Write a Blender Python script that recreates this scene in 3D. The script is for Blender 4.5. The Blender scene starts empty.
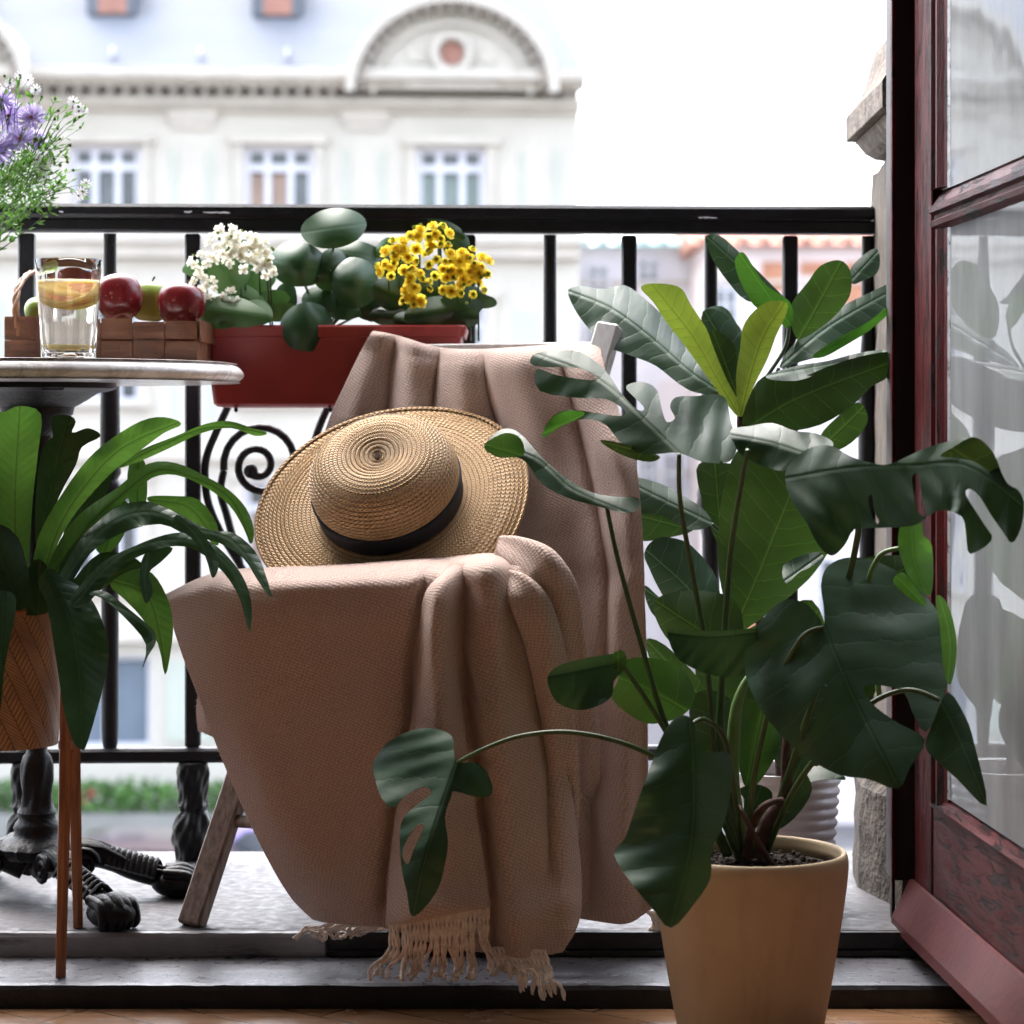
import bpy, math, random
import numpy as np
from mathutils import Vector, Matrix
random.seed(7); rng = np.random.default_rng(11)
sc = bpy.context.scene
COL = sc.collection
PI = math.pi
F = 2400.0; HZ = 430.0; CZ = 0.658
def P(x, y, D):                      # picture position + distance -> place in metres
    return ((x-512)/F*D, D, CZ-(y-HZ)/F*D)
WL = {}
# ---------------------------------------------------------------- node helpers
class NT:
    def __init__(s, name):
        s.m = bpy.data.materials.new(name); s.m.use_nodes = True
        s.t = s.m.node_tree; s.n = s.t.nodes; s.n.clear()
        s.out = s.n.new('ShaderNodeOutputMaterial')
    def new(s, kind, **kw):
        o = s.n.new('ShaderNode'+kind)
        for k, v in kw.items(): setattr(o, k, v)
        return o
    def link(s, a, b): s.t.links.new(a, b)
    def setin(s, sock, v):
        if hasattr(v, 'is_output') or isinstance(v, bpy.types.NodeSocket): s.link(v, sock)
        elif isinstance(v, (tuple, list)) and len(v) == 3 and sock.type == 'RGBA': sock.default_value = (*v, 1)
        else: sock.default_value = v
    def math(s, op, a, b=0.0, c=None, clamp=False):
        o = s.new('Math', operation=op); o.use_clamp = clamp
        s.setin(o.inputs[0], a); s.setin(o.inputs[1], b)
        if c is not None: s.setin(o.inputs[2], c)
        return o.outputs[0]
    def mix(s, f, a, b, mode='MIX'):
        o = s.new('Mix', data_type='RGBA', blend_type=mode)
        s.setin(o.inputs[0], f); s.setin(o.inputs[6], a); s.setin(o.inputs[7], b)
        return o.outputs[2]
    def coord(s, which='Object', scale=None, rot=None):
        c = s.new('TexCoord').outputs[which]
        if scale is None and rot is None: return c
        mp = s.new('Mapping'); s.link(c, mp.inputs[0])
        if scale: mp.inputs['Scale'].default_value = scale
        if rot: mp.inputs['Rotation'].default_value = rot
        return mp.outputs[0]
    def noise(s, vec, scale, detail=4, rough=.55, dist=0):
        o = s.new('TexNoise'); s.link(vec, o.inputs['Vector'])
        o.inputs['Scale'].default_value = scale; o.inputs['Detail'].default_value = detail
        o.inputs['Roughness'].default_value = rough; o.inputs['Distortion'].default_value = dist
        return o.outputs['Fac']
    def ramp(s, f, stops):
        o = s.new('ValToRGB'); s.link(f, o.inputs[0]); e = o.color_ramp.elements
        while len(e) < len(stops): e.new(.5)
        for i, (p, c) in enumerate(stops):
            e[i].position = p; e[i].color = (*c, 1) if isinstance(c, (tuple, list)) else (c, c, c, 1)
        return o.outputs[0]
    def bump(s, h, strength=.5, dist=.002, normal=None):
        o = s.new('Bump'); s.link(h, o.inputs['Height'])
        o.inputs['Strength'].default_value = strength; o.inputs['Distance'].default_value = dist
        if normal is not None: s.link(normal, o.inputs['Normal'])
        return o.outputs[0]
    def bsdf(s, color, rough=.5, **kw):
        o = s.new('BsdfPrincipled'); s.setin(o.inputs['Base Color'], color); s.setin(o.inputs['Roughness'], rough)
        for k, v in kw.items(): s.setin(o.inputs[k.replace('_', ' ')], v)
        return o
    def done(s, sh):
        s.link(sh.outputs[0] if hasattr(sh, 'outputs') else sh, s.out.inputs[0]); return s.m
def simple(name, c, rough=.5, var=.15, vs=20, bs=.3, bscale=150, bd=.001, **kw):
    t = NT(name); v = t.coord()
    n = t.noise(v, vs, 5)
    c2 = tuple(x*(1-var) for x in c); c1 = tuple(min(1, x*(1+var)) for x in c)
    col = t.ramp(n, [(.3, c2), (.7, c1)])
    h = t.noise(v, bscale, 4)
    return t.done(t.bsdf(col, rough, Normal=t.bump(h, bs, bd), **kw))
# ---------------------------------------------------------------- mesh builder
class MB:
    def __init__(s): s.v = []; s.f = []; s.uv = {}; s.mi = []
    def add(s, vs, fs, uvs=None, mi=0):
        b = len(s.v); s.v += [tuple(map(float, p)) for p in vs]
        for f in fs: s.f.append(tuple(i+b for i in f)); s.mi.append(mi)
        if uvs is not None:
            for i, q in enumerate(uvs): s.uv[b+i] = q
        return s
    def box(s, c, d, rot=None, bev=0, mi=0):
        x, y, z = d[0]/2, d[1]/2, d[2]/2
        if bev > 0:
            b = min(bev, x*.9, y*.9, z*.9); vs = []
            for sx in (-1, 1):
                for sy in (-1, 1):
                    for sz in (-1, 1):
                        vs += [(sx*x, sy*(y-b), sz*(z-b)), (sx*(x-b), sy*y, sz*(z-b)), (sx*(x-b), sy*(y-b), sz*z)]
            i = lambda a, b_, c_, k: ((a*2+b_)*2+c_)*3+k
            fs = []
            for a in (0, 1):
                q = [i(a, 0, 0, 0), i(a, 1, 0, 0), i(a, 1, 1, 0), i(a, 0, 1, 0)]; fs.append(q if a else q[::-1])
                q = [i(0, a, 0, 1), i(0, a, 1, 1), i(1, a, 1, 1), i(1, a, 0, 1)]; fs.append(q if a else q[::-1])
                q = [i(0, 0, a, 2), i(1, 0, a, 2), i(1, 1, a, 2), i(0, 1, a, 2)]; fs.append(q if a else q[::-1])
            for a in (0, 1):
                for b_ in (0, 1):
                    fs.append([i(a, b_, 0, 0), i(a, b_, 1, 0), i(a, b_, 1, 1), i(a, b_, 0, 1)])
                    fs.append([i(a, 0, b_, 0), i(a, 1, b_, 0), i(a, 1, b_, 2), i(a, 0, b_, 2)])
                    fs.append([i(0, a, b_, 1), i(1, a, b_, 1), i(1, a, b_, 2), i(0, a, b_, 2)])
            for a in (0, 1):
                for b_ in (0, 1):
                    for c_ in (0, 1): fs.append([i(a, b_, c_, 0), i(a, b_, c_, 1), i(a, b_, c_, 2)])
        else:
            vs = [(sx*x, sy*y, sz*z) for sx in (-1, 1) for sy in (-1, 1) for sz in (-1, 1)]
            fs = [(0, 1, 3, 2), (4, 6, 7, 5), (0, 4, 5, 1), (2, 3, 7, 6), (0, 2, 6, 4), (1, 5, 7, 3)]
        C = Vector(c)
        vs = [(rot @ Vector(p) if rot else Vector(p)) + C for p in vs]
        return s.add(vs, fs, mi=mi)
    def bar(s, a, b, w, h=None, up=(0, 0, 1), bev=.0, mi=0):
        a, b = Vector(a), Vector(b); d = b-a; L = d.length; d.normalize()
        u = Vector(up); x = d.cross(u)
        if x.length < 1e-4: x = d.cross(Vector((0, 1, 0)))
        x.normalize(); y = x.cross(d)
        R = Matrix((x, d, y)).transposed()
        return s.box((a+b)/2, (w, L, h or w), R, bev, mi)
    def tube(s, pts, r, n=8, cap=True, smooth=0, mi=0):
        pts = [Vector(p) for p in pts]
        if smooth: pts, r = crv(pts, r, smooth)
        m = len(pts); rr = r if isinstance(r, (list, tuple, np.ndarray)) else [r]*m
        t0 = (pts[1]-pts[0]).normalized()
        nrm = t0.orthogonal().normalized(); vs = []; uv = []; L = 0
        for i in range(m):
            t = (pts[min(i+1, m-1)]-pts[max(i-1, 0)]).normalized()
            nrm = (nrm - t*nrm.dot(t)).normalized(); bn = t.cross(nrm)
            if i: L += (pts[i]-pts[i-1]).length
            for k in range(n):
                a = 2*PI*k/n
                vs.append(pts[i]+(nrm*math.cos(a)+bn*math.sin(a))*rr[i]); uv.append((L, k/n*2*PI*rr[i]))
        fs = [(i*n+k, i*n+(k+1) % n, (i+1)*n+(k+1) % n, (i+1)*n+k) for i in range(m-1) for k in range(n)]
        if cap: fs += [tuple(range(n))[::-1], tuple((m-1)*n+k for k in range(n))]
        return s.add(vs, fs, uv, mi)
    def lathe(s, prof, c=(0, 0, 0), n=32, M=None, rfun=None, mi=0):
        vs = []; uv = []; L = 0; m = len(prof)
        for i, (r, z) in enumerate(prof):
            if i: L += math.hypot(r-prof[i-1][0], z-prof[i-1][1])
            for k in range(n):
                a = 2*PI*k/n; q = r*(rfun(a, z) if rfun else 1)
                p = Vector((q*math.cos(a), q*math.sin(a), z))
                if M: p = M @ p
                vs.append(p+Vector(c)); uv.append((a*max(r, .01), L))
        fs = [(i*n+k, i*n+(k+1) % n, (i+1)*n+(k+1) % n, (i+1)*n+k) for i in range(m-1) for k in range(n)]
        if prof[0][0] < 1e-4 or True: fs.append(tuple(range(n))[::-1])
        fs.append(tuple((m-1)*n+k for k in range(n)))
        return s.add(vs, fs, uv, mi)
    def shell(s, prof, c=(0, 0, 0), n=32, M=None, rfun=None, mi=0):   # lathe without end caps
        k0 = len(s.f); s.lathe(prof, c, n, M, rfun, mi); s.f = s.f[:-2]; s.mi = s.mi[:-2]; return s
    def ball(s, c, r, M=None, nu=10, nv=7, sc3=(1, 1, 1), mi=0):
        prof = [(max(1e-5, math.sin(PI*i/nv)), -math.cos(PI*i/nv)) for i in range(nv+1)]
        S = Matrix.Diagonal(Vector(sc3))*1.0
        MM = (M @ S if M else S)*r
        return s.shell(prof, c, nu, MM, mi=mi)
    def grid(s, A, uvs=None, mi=0):      # A[row][col] of points
        h, w = len(A), len(A[0]); vs = [p for r in A for p in r]
        fs = [(i*w+j, i*w+j+1, (i+1)*w+j+1, (i+1)*w+j) for i in range(h-1) for j in range(w-1)]
        return s.add(vs, fs, uvs, mi)
    def prism(s, poly, plane, t0, t1, mi=0):    # polygon (a,b) extruded along third axis. plane: function (a,b,t)->xyz
        n = len(poly); vs = [plane(a, b, t0) for a, b in poly]+[plane(a, b, t1) for a, b in poly]
        fs = [tuple(range(n)), tuple(range(2*n-1, n-1, -1))]+[(i, i+n, (i+1) % n+n, (i+1) % n) for i in range(n)]
        return s.add(vs, fs, mi=mi)
    def each(s, name, mats, parent, nv=8, nf=6):
        for i in range(len(s.v)//nv):
            m = MB(); m.add(s.v[i*nv:(i+1)*nv], [tuple(k-i*nv for k in f) for f in s.f[i*nf:(i+1)*nf]]); m.build(name, mats, parent)
    def build(s, name, mats, parent=None, smooth=False, sharp=None, origin=None):
        me = bpy.data.meshes.new(name)
        off = Vector(WL.get(parent.name, (0, 0, 0))) if parent else Vector((0, 0, 0))
        if origin is not None: off = Vector(origin)
        me.from_pydata([tuple(Vector(p)-off) for p in s.v], [], s.f); me.update()
        if s.uv:
            uvl = me.uv_layers.new(name='UVMap')
            li = np.empty(len(me.loops), int); me.loops.foreach_get('vertex_index', li)
            arr = np.zeros((len(s.v), 2), np.float32)
            for k, q in s.uv.items(): arr[k] = q
            uvl.data.foreach_set('uv', arr[li].ravel())
        mats = mats if isinstance(mats, (list, tuple)) else [mats]
        for m in mats: me.materials.append(m)
        if len(mats) > 1: me.polygons.foreach_set('material_index', s.mi)
        if smooth:
            me.polygons.foreach_set('use_smooth', [True]*len(me.polygons))
            if sharp: me.set_sharp_from_angle(angle=math.radians(sharp))
        o = bpy.data.objects.new(name, me); COL.objects.link(o)
        if parent:
            o.parent = parent; WL[o.name] = WL.get(parent.name, (0, 0, 0))
        else:
            o.location = off; WL[o.name] = tuple(off)
        return o
def crv(pts, r, k):
    pts = [Vector(p) for p in pts]; m = len(pts); out = []; ro = []
    rr = list(r) if isinstance(r, (list, tuple)) else [r]*m
    for i in range(m-1):
        a, b, c, d = pts[max(i-1, 0)], pts[i], pts[i+1], pts[min(i+2, m-1)]
        for j in range(k):
            t = j/k
            out.append(.5*((2*b)+(c-a)*t+(2*a-5*b+4*c-d)*t*t+(3*b-a-3*c+d)*t**3)); ro.append(rr[i]*(1-t)+rr[i+1]*t)
    out.append(pts[-1]); ro.append(rr[-1]); return out, ro
def tag(o, label=None, cat=None, group=None, kind=None):
    if label: o['label'] = label
    if cat: o['category'] = cat
    if group: o['group'] = group
    if kind: o['kind'] = kind
    return o
def thing(name, label, cat, loc=(0, 0, 0), group=None):
    o = bpy.data.objects.new(name, None); COL.objects.link(o); o.location = loc; o.empty_display_size = .1
    WL[o.name] = tuple(loc); return tag(o, label, cat, group)
def struct(o): o['kind'] = 'structure'; return o
def chaikin(poly, k=1, closed=True):
    for _ in range(k):
        n = len(poly); out = []
        for i in range(n):
            a, b = poly[i], poly[(i+1) % n]
            out += [(a[0]*.75+b[0]*.25, a[1]*.75+b[1]*.25), (a[0]*.25+b[0]*.75, a[1]*.25+b[1]*.75)]
        poly = out
    return poly
def catclosed(poly, k=4):
    n = len(poly); out = []; q = np.array(poly, float)
    for i in range(n):
        a, b, c, d = q[i-1], q[i], q[(i+1) % n], q[(i+2) % n]
        for j in range(k):
            t = j/k; out.append(.5*((2*b)+(c-a)*t*.9+(2*a-5*b+4*c-d)*t*t*.9+(3*b-a-3*c+d)*t**3*.9) if False else
                                tuple(b + .5*t*(c-a + t*(2*a-5*b+4*c-d + t*(3*(b-c)+d-a)))))
    return [tuple(p) for p in out]
def inside(px, py, poly):
    q = np.array(poly); x, y = q[:, 0], q[:, 1]; x2, y2 = np.roll(x, -1), np.roll(y, -1)
    r = np.zeros(px.shape, bool)
    for a, b, c, d in zip(x, y, x2, y2):
        if b == d: continue
        r ^= ((b > py) != (d > py)) & (px < (c-a)*(py-b)/(d-b)+a)
    return r
def near_poly(p, poly):
    q = np.array(poly); d = np.roll(q, -1, 0)-q; L = (d*d).sum(1)+1e-9
    t = np.clip(((p-q)*d).sum(1)/L, 0, 1); c = q+d*t[:, None]; e = ((c-p)**2).sum(1); i = e.argmin()
    return c[i], math.sqrt(e[i])
def along(px, py, mid):                  # (s, d) of points against an open polyline, ends extended
    m = np.array(mid, float); best = np.full(px.shape, 1e18); S = np.zeros(px.shape); Dd = np.zeros(px.shape); L0 = 0
    for i in range(len(m)-1):
        a, b = m[i], m[i+1]; d = b-a; L = math.hypot(*d); u = d/L
        t = (px-a[0])*u[0]+(py-a[1])*u[1]
        lo = -1e9 if i == 0 else 0; hi = 1e9 if i == len(m)-2 else L
        tc = np.clip(t, lo, hi); qx, qy = px-a[0]-u[0]*tc, py-a[1]-u[1]*tc
        e = qx*qx+qy*qy; cr = u[0]*(py-a[1])-u[1]*(px-a[0])
        w = e < best; best = np.where(w, e, best); S = np.where(w, L0+tc, S); Dd = np.where(w, np.sign(cr)*np.sqrt(e), Dd); L0 += L
    return S, Dd
def leaf(parent, name, poly, mid, mat, D=3., gx=0, gy=0, k=0., k2=None, c=0, cs=0, rip=0.0, ripn=14., holes=(), step=3., sm=True, label=None, wave=0, flip=False):
    """leaf blade at its own depth: outline, midrib, tilt (gx, gy: m per 100), fold k, cross curvature c, lengthwise curvature cs"""
    if sm: poly = catclosed(poly, 3); holes = [catclosed(h, 3) for h in holes]
    if sm and len(mid) > 2:
        mv, _ = crv([(x, y, 0) for x, y in mid], 1, 5); mid = [(p.x, p.y) for p in mv]
    q = np.array(poly); x0, y0 = q.min(0)-step; x1, y1 = q.max(0)+step
    nx, ny = int((x1-x0)/step)+1, int((y1-y0)/step)+1
    gX = x0+np.arange(nx+1)*step; gY = y0+np.arange(ny+1)*step
    cx, cy = np.meshgrid(gX[:-1]+step/2, gY[:-1]+step/2)
    ins = inside(cx, cy, poly)
    for h in holes: ins &= ~inside(cx, cy, h)
    X, Y = np.meshgrid(gX, gY); cnt = np.zeros(X.shape, int)
    cnt[:-1, :-1] += ins; cnt[1:, :-1] += ins; cnt[:-1, 1:] += ins; cnt[1:, 1:] += ins
    loops = [poly]+list(holes)
    idx = -np.ones(X.shape, int); pts = []
    for i, j in zip(*np.nonzero(cnt)):
        p = np.array((X[i, j], Y[i, j]))
        if cnt[i, j] < 4:
            bc, bd = min((near_poly(p, l) for l in loops), key=lambda r: r[1])
            if bd < step*1.1: p = bc
        idx[i, j] = len(pts); pts.append(p)
    if not pts: return None
    pts = np.array(pts); S, Dd = along(pts[:, 0], pts[:, 1], mid)
    k2 = k if k2 is None else k2
    a = np.abs(Dd)/100
    dep = D+gx*(pts[:, 0]-mid[0][0])/100+gy*(pts[:, 1]-mid[0][1])/100
    dep += np.where(Dd > 0, k2, k)*(np.sqrt(a*a+.0009)-.03)+c*a*a+cs*(S/100)**2
    dep += rip*.38*np.sin((S-np.abs(Dd)*.75)/ripn*2*PI+.6*np.sin(S/ripn*1.7))*np.clip(a*3, 0, 1)
    ph = random.random()*6
    wl = max(np.abs(Dd).max(), 1.)
    dep += (wave if wave else .010)*np.sin(S/(9 if wave else 15)+ph+.8*np.sin(S/31))*(np.abs(Dd)/wl)**2*min(1, wl/30)*(.28 if wave else 1)*(1+.5*np.sin(ph*3+S/23))
    dep += .004*np.sin(pts[:, 0]/23+ph*2)*np.cos(pts[:, 1]/19+ph)*min(1, wl/40)
    fs = [(idx[i, j], idx[i+1, j], idx[i+1, j+1], idx[i, j+1]) for i, j in zip(*np.nonzero(ins))]
    if flip: fs = [f[::-1] for f in fs]
    vs = [P(x, y, d) for (x, y), d in zip(pts, dep)]
    sc_ = D/F
    mb = MB(); mb.add(vs, fs, [(s*sc_, d*sc_) for s, d in zip(S, Dd)])
    o = mb.build(name, mat, parent, smooth=True)
    if label: o['label'] = label
    elif mat.name.startswith('young_fig'): o['label'] = 'young yellow green leaf'
    return o
def ell(cx, cy, rx, ry, ang=0, n=14, wob=.04):
    a = math.radians(ang); out = []
    for i in range(n):
        t = 2*PI*i/n; w = 1+random.uniform(-wob, wob)
        x, y = rx*w*math.cos(t), ry*w*math.sin(t)
        out.append((cx+x*math.cos(a)-y*math.sin(a), cy+x*math.sin(a)+y*math.cos(a)))
    return out
def leafmat(name, front, back, rough=.3, vein=(.2, .35, .1), vs=.016, slope=.8, vf=.5, trans=.3, bs=.4, midw=.0012, spec=.42, var=.34, tcol=None):
    t = NT(name); uv = t.new('UVMap').outputs[0]; sep = t.new('SeparateXYZ'); t.link(uv, sep.inputs[0])
    u, v = sep.outputs[0], sep.outputs[1]
    av = t.math('ABSOLUTE', v)
    nz = t.noise(t.coord(), 30, 3)
    w = t.math('SUBTRACT', u, t.math('MULTIPLY', av, slope))
    w = t.math('ADD', w, t.math('MULTIPLY', nz, vs*.7))
    pp = t.math('PINGPONG', w, vs/2)            # 0 at vein
    lat = t.math('SUBTRACT', 1, t.math('DIVIDE', pp, .0007), clamp=True)
    midl = t.math('SUBTRACT', 1, t.math('DIVIDE', av, midw), clamp=True)
    line = t.math('MAXIMUM', t.math('MULTIPLY', lat, vf), midl)
    geo = t.new('NewGeometry')
    col = t.mix(geo.outputs['Backfacing'], front, back)
    n2 = t.noise(t.coord(), 14, 4)
    col = t.mix(t.ramp(n2, [(.35, 0.), (.7, 1.)]), t.mix(1, col, (1-var,)*3, 'MULTIPLY'), t.mix(1, col, (1+var*.6,)*3, 'MULTIPLY'))
    col = t.mix(line, col, vein)
    hgt = t.math('ADD', t.math('MULTIPLY', t.math('SQRT', t.math('DIVIDE', pp, vs/2)), 1.0), t.math('MULTIPLY', t.math('MINIMUM', t.math('MULTIPLY', av, 300), 1.0), 1.2))
    nb = t.bump(hgt, bs, .0016)
    nb = t.bump(t.noise(t.coord(), 220, 3), .12, .0008, nb)
    b = t.bsdf(col, t.ramp(n2, [(.3, rough*.85), (.7, min(1, rough*1.25))]), Normal=nb)
    b.inputs['Specular IOR Level'].default_value = spec
    tr = t.new('BsdfTranslucent'); t.setin(tr.inputs[0], t.mix(1, t.mix(.16 if tcol is None else .3, col, tcol or (.22, .45, .05)), (1.2, 1.2, 1.2), 'MULTIPLY')); t.link(nb, tr.inputs['Normal'])
    mx = t.new('MixShader'); mx.inputs[0].default_value = trans; t.link(b.outputs[0], mx.inputs[1]); t.link(tr.outputs[0], mx.inputs[2])
    return t.done(mx)
# ---------------------------------------------------------------- materials
def mats():
    M = {}
    M['iron'] = simple('black_iron', (.010, .010, .013), .42, .4, 40, .35, 260, .0015, Specular_IOR_Level=.3)
    M['castiron'] = simple('cast_iron', (.007, .007, .008), .42, .4, 60, .6, 200, .002, Specular_IOR_Level=.25)
    M['stone'] = simple('weathered_stone', (.17, .14, .115), .9, .5, 45, 1., 120, .006)
    t = NT('stone_streaked'); v = t.coord(); vv = t.coord(scale=(60, 60, 9))
    n = t.noise(vv, 1.5, 6, .7); n2 = t.noise(v, 9, 5)
    c = t.mix(t.ramp(n, [(.42, 0.), (.62, 1.)]), (.10, .08, .065), (.22, .18, .14))
    c = t.mix(t.ramp(n2, [(.45, 0.), (.6, .6)]), c, (.12, .10, .08))
    M['stone2'] = t.done(t.bsdf(c, .9, Normal=t.bump(n, .9, .008)))
    M['stone3'] = simple('dark_weathered_stone', (.075, .06, .048), .9, .55, 30, 1., 70, .01)
    # crackled maroon paint
    def crackpaint(name, base, alt, axis, sc, fr=.5, worn=(.33, .2, .2), wt=.62):
        t = NT(name); s3 = [sc*6]*3; s3[axis] = sc
        v = t.coord(scale=tuple(s3)); n = t.noise(v, 1.6, 8, .75, .6); big = t.noise(t.coord(), 5, 4)
        cr = t.ramp(n, [(.43, 0.), (.47, 1.)])
        c = t.mix(t.ramp(big, [(.35, 0.), (.7, 1.)]), base, alt)
        c = t.mix(t.ramp(n, [(wt, 0.), (wt+.12, .5)]), c, worn)
        c = t.mix(cr, (.018, .008, .008), c)
        h = t.math('ADD', cr, t.math('MULTIPLY', n, .8))
        return t.done(t.bsdf(c, t.ramp(big, [(.3, .28), (.7, .5)]), Normal=t.bump(h, 1., .004), Specular_IOR_Level=.10))
    M['door_v'] = crackpaint('maroon_paint_upright', (.095, .010, .011), (.06, .006, .007), 2, 8, worn=(.15, .03, .04))
    M['door_h'] = crackpaint('maroon_paint_cracked', (.095, .016, .016), (.055, .009, .010), 1, 7, worn=(.13, .035, .04))
    M['door_drip'] = simple('maroon_weatherboard', (.085, .018, .019), .5, .25, 8, .5, 90, .001, Specular_IOR_Level=.2)
    M['door_dark'] = simple('dark_maroon_frame', (.012, .006, .008), .5, .3, 20)  # near-black: shade of the jamb rebate put into the paint colour
    # painted boards / sills
    def wornpaint(name, base, dark, axis, rough=.35, th=.34):
        t = NT(name); s3 = [30]*3; s3[axis] = 3
        n = t.noise(t.coord(scale=tuple(s3)), 1.2, 8, .7); big = t.noise(t.coord(), 7, 6, .65); fine = t.noise(t.coord(), 60, 5)
        c = t.mix(t.ramp(big, [(.3, 0.), (.7, 1.)]), tuple(x*.6 for x in base), base)
        c = t.mix(t.ramp(n, [(th-.06, 0.), (th+.04, 1.)]), dark, c)
        return t.done(t.bsdf(c, t.ramp(fine, [(.3, rough*.6), (.7, rough*1.3)]), Normal=t.bump(t.math('ADD', n, t.math('MULTIPLY', fine, .3)), .6, .003)))
    M['sill'] = wornpaint('grey_painted_sill', (.20, .20, .225), (.09, .085, .09), 0)
    M['sillface'] = wornpaint('worn_grey_board', (.36, .36, .38), (.03, .028, .03), 0, .5, .44)
    M['sillblack'] = simple('black_paint_chipped', (.008, .008, .009), .5, .6, 30, .8, 90, .003)
    M['balfloor'] = wornpaint('pale_painted_concrete', (.115, .112, .122), (.07, .066, .07), 0, .6, .3)
    # parquet
    t = NT('oak_parquet'); v = t.coord(rot=(0, 0, math.radians(38)))
    br = t.new('TexBrick'); t.link(v, br.inputs['Vector']); br.inputs['Scale'].default_value = 1
    br.inputs['Brick Width'].default_value = .5; br.inputs['Row Height'].default_value = .075; br.inputs['Mortar Size'].default_value = .0016
    br.inputs['Color1'].default_value = (.34, .185, .10, 1); br.inputs['Color2'].default_value = (.25, .125, .06, 1); br.inputs['Mortar'].default_value = (.03, .016, .01, 1)
    g = t.noise(t.coord(scale=(4, 50, 50), rot=(0, 0, math.radians(38))), 1.5, 6, .6)
    c = t.mix(.45, br.outputs['Color'], t.ramp(g, [(.3, (.13, .06, .03)), (.7, (.46, .27, .15))]))
    M['parquet'] = t.done(t.bsdf(c, t.ramp(t.noise(t.coord(), 12, 5), [(.3, .12), (.7, .3)]), Normal=t.bump(t.math('SUBTRACT', g, br.outputs['Fac']), .2, .0015)))
    # woods
    def wood(name, a, b, axis=2, rough=.45, sc=1.):
        t = NT(name); s3 = [90*sc]*3; s3[axis] = 5*sc
        g = t.noise(t.coord(scale=tuple(s3)), 1.5, 6, .6, .4)
        c = t.ramp(g, [(.3, a), (.68, b)])
        return t.done(t.bsdf(c, rough, Normal=t.bump(g, .35, .001)))
    M['stoolwood'] = wood('orange_brown_wood', (.17, .055, .02), (.42, .165, .07), 2, .35)
    M['chairwood'] = wood('weathered_chair_wood', (.12, .08, .06), (.34, .25, .2), 2, .55)
    M['chairgrey'] = wood('pale_grey_chair_paint', (.42, .42, .42), (.56, .55, .55), 2, .5)
    # marble
    t = NT('white_marble'); v = t.coord(); n = t.noise(v, 4, 8, .65, 1.6)
    vein = t.ramp(n, [(.46, 0.), (.5, 1.), (.54, 0.)]); c = t.mix(t.math('MULTIPLY', vein, .55), (.88, .87, .86), (.40, .37, .35))
    c = t.mix(t.ramp(t.noise(t.coord(scale=(8, 8, 60)), 1, 5), [(.4, 0.), (.75, .2)]), c, (.5, .47, .44))
    M['marble'] = t.done(t.bsdf(c, .22))
    # basket chip
    M['chip'] = wood('brown_wood_chip', (.07, .026, .012), (.20, .08, .038), 0, .45, .7)
    M['chipv'] = wood('brown_wood_chip_upright', (.07, .024, .014), (.18, .07, .04), 2, .45, .7)
    M['twig'] = wood('twisted_willow', (.12, .045, .02), (.38, .17, .07), 2, .5)
    # herringbone woven planter
    t = NT('woven_bamboo'); uv = t.new('UVMap').outputs[0]; sep = t.new('SeparateXYZ'); t.link(uv, sep.inputs[0])
    u, w = sep.outputs[0], sep.outputs[1]
    zz = t.math('PINGPONG', u, .018)
    q = t.math('ADD', w, t.math('MULTIPLY', zz, 1.0)); st = t.math('FRACT', t.math('DIVIDE', q, .0062))
    edge = t.ramp(st, [(0., 0.), (.12, 1.), (.85, .9), (1., 0.)])
    zzb = t.ramp(t.math('DIVIDE', zz, .018), [(0, .2), (.06, 1.), (.94, 1.), (1., .2)])
    hh = t.math('MULTIPLY', edge, zzb)
    cc = t.mix(hh, (.07, .028, .012), t.ramp(t.noise(t.coord(), 25, 4), [(.3, (.27, .13, .06)), (.7, (.45, .25, .125))]))
    M['woven'] = t.done(t.bsdf(cc, .5, Normal=t.bump(hh, .7, .0025)))
    # fabric
    t = NT('beige_wool'); uv = t.new('UVMap').outputs[0]
    sep = t.new('SeparateXYZ'); t.link(uv, sep.inputs[0]); wob_ = t.noise(uv, 90, 5, .7)
    u = t.math('ADD', sep.outputs[0], t.math('MULTIPLY', wob_, .011)); v = t.math('ADD', sep.outputs[1], t.math('MULTIPLY', wob_, .009))
    a1 = t.math('ABSOLUTE', t.math('SINE', t.math('MULTIPLY', t.math('ADD', u, t.math('MULTIPLY', v, .45)), PI/.0056)))
    a2 = t.math('ABSOLUTE', t.math('SINE', t.math('MULTIPLY', t.math('SUBTRACT', v, t.math('MULTIPLY', u, .35)), PI/.0043)))
    cell = t.math('MULTIPLY', a1, a2)
    nz = t.noise(uv, 420, 4, .7); big = t.noise(t.coord(), 6, 3)
    hgt = t.math('ADD', cell, t.math('MULTIPLY', nz, 1.5))
    c = t.mix(t.ramp(t.math('MULTIPLY', hgt, .5), [(.22, 0.), (.75, 1.)]), (.37, .265, .225), (.68, .54, .48))
    c = t.mix(t.math('MULTIPLY', big, .2), c, (.45, .31, .255))
    b = t.bsdf(c, .95, Normal=t.bump(hgt, .7, .0014)); b.inputs['Sheen Weight'].default_value = .35; b.inputs['Sheen Roughness'].default_value = .5
    b.inputs['Sheen Tint'].default_value = (1, .85, .78, 1); b.inputs['Specular IOR Level'].default_value = .1
    tr = t.new('BsdfTranslucent'); tr.inputs[0].default_value = (.5, .22, .12, 1)
    mx = t.new('MixShader'); mx.inputs[0].default_value = .12; t.link(b.outputs[0], mx.inputs[1]); t.link(tr.outputs[0], mx.inputs[2])
    M['wool'] = t.done(mx)
    M['yarn'] = simple('wool_yarn', (.90, .74, .65), .95, .2, 120, .8, 700, .001)
    # straw
    t = NT('straw_braid'); uv = t.new('UVMap').outputs[0]; sep = t.new('SeparateXYZ'); t.link(uv, sep.inputs[0]); a, L = sep.outputs[0], sep.outputs[1]
    ring = t.math('FRACT', t.math('DIVIDE', L, .0064))
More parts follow.
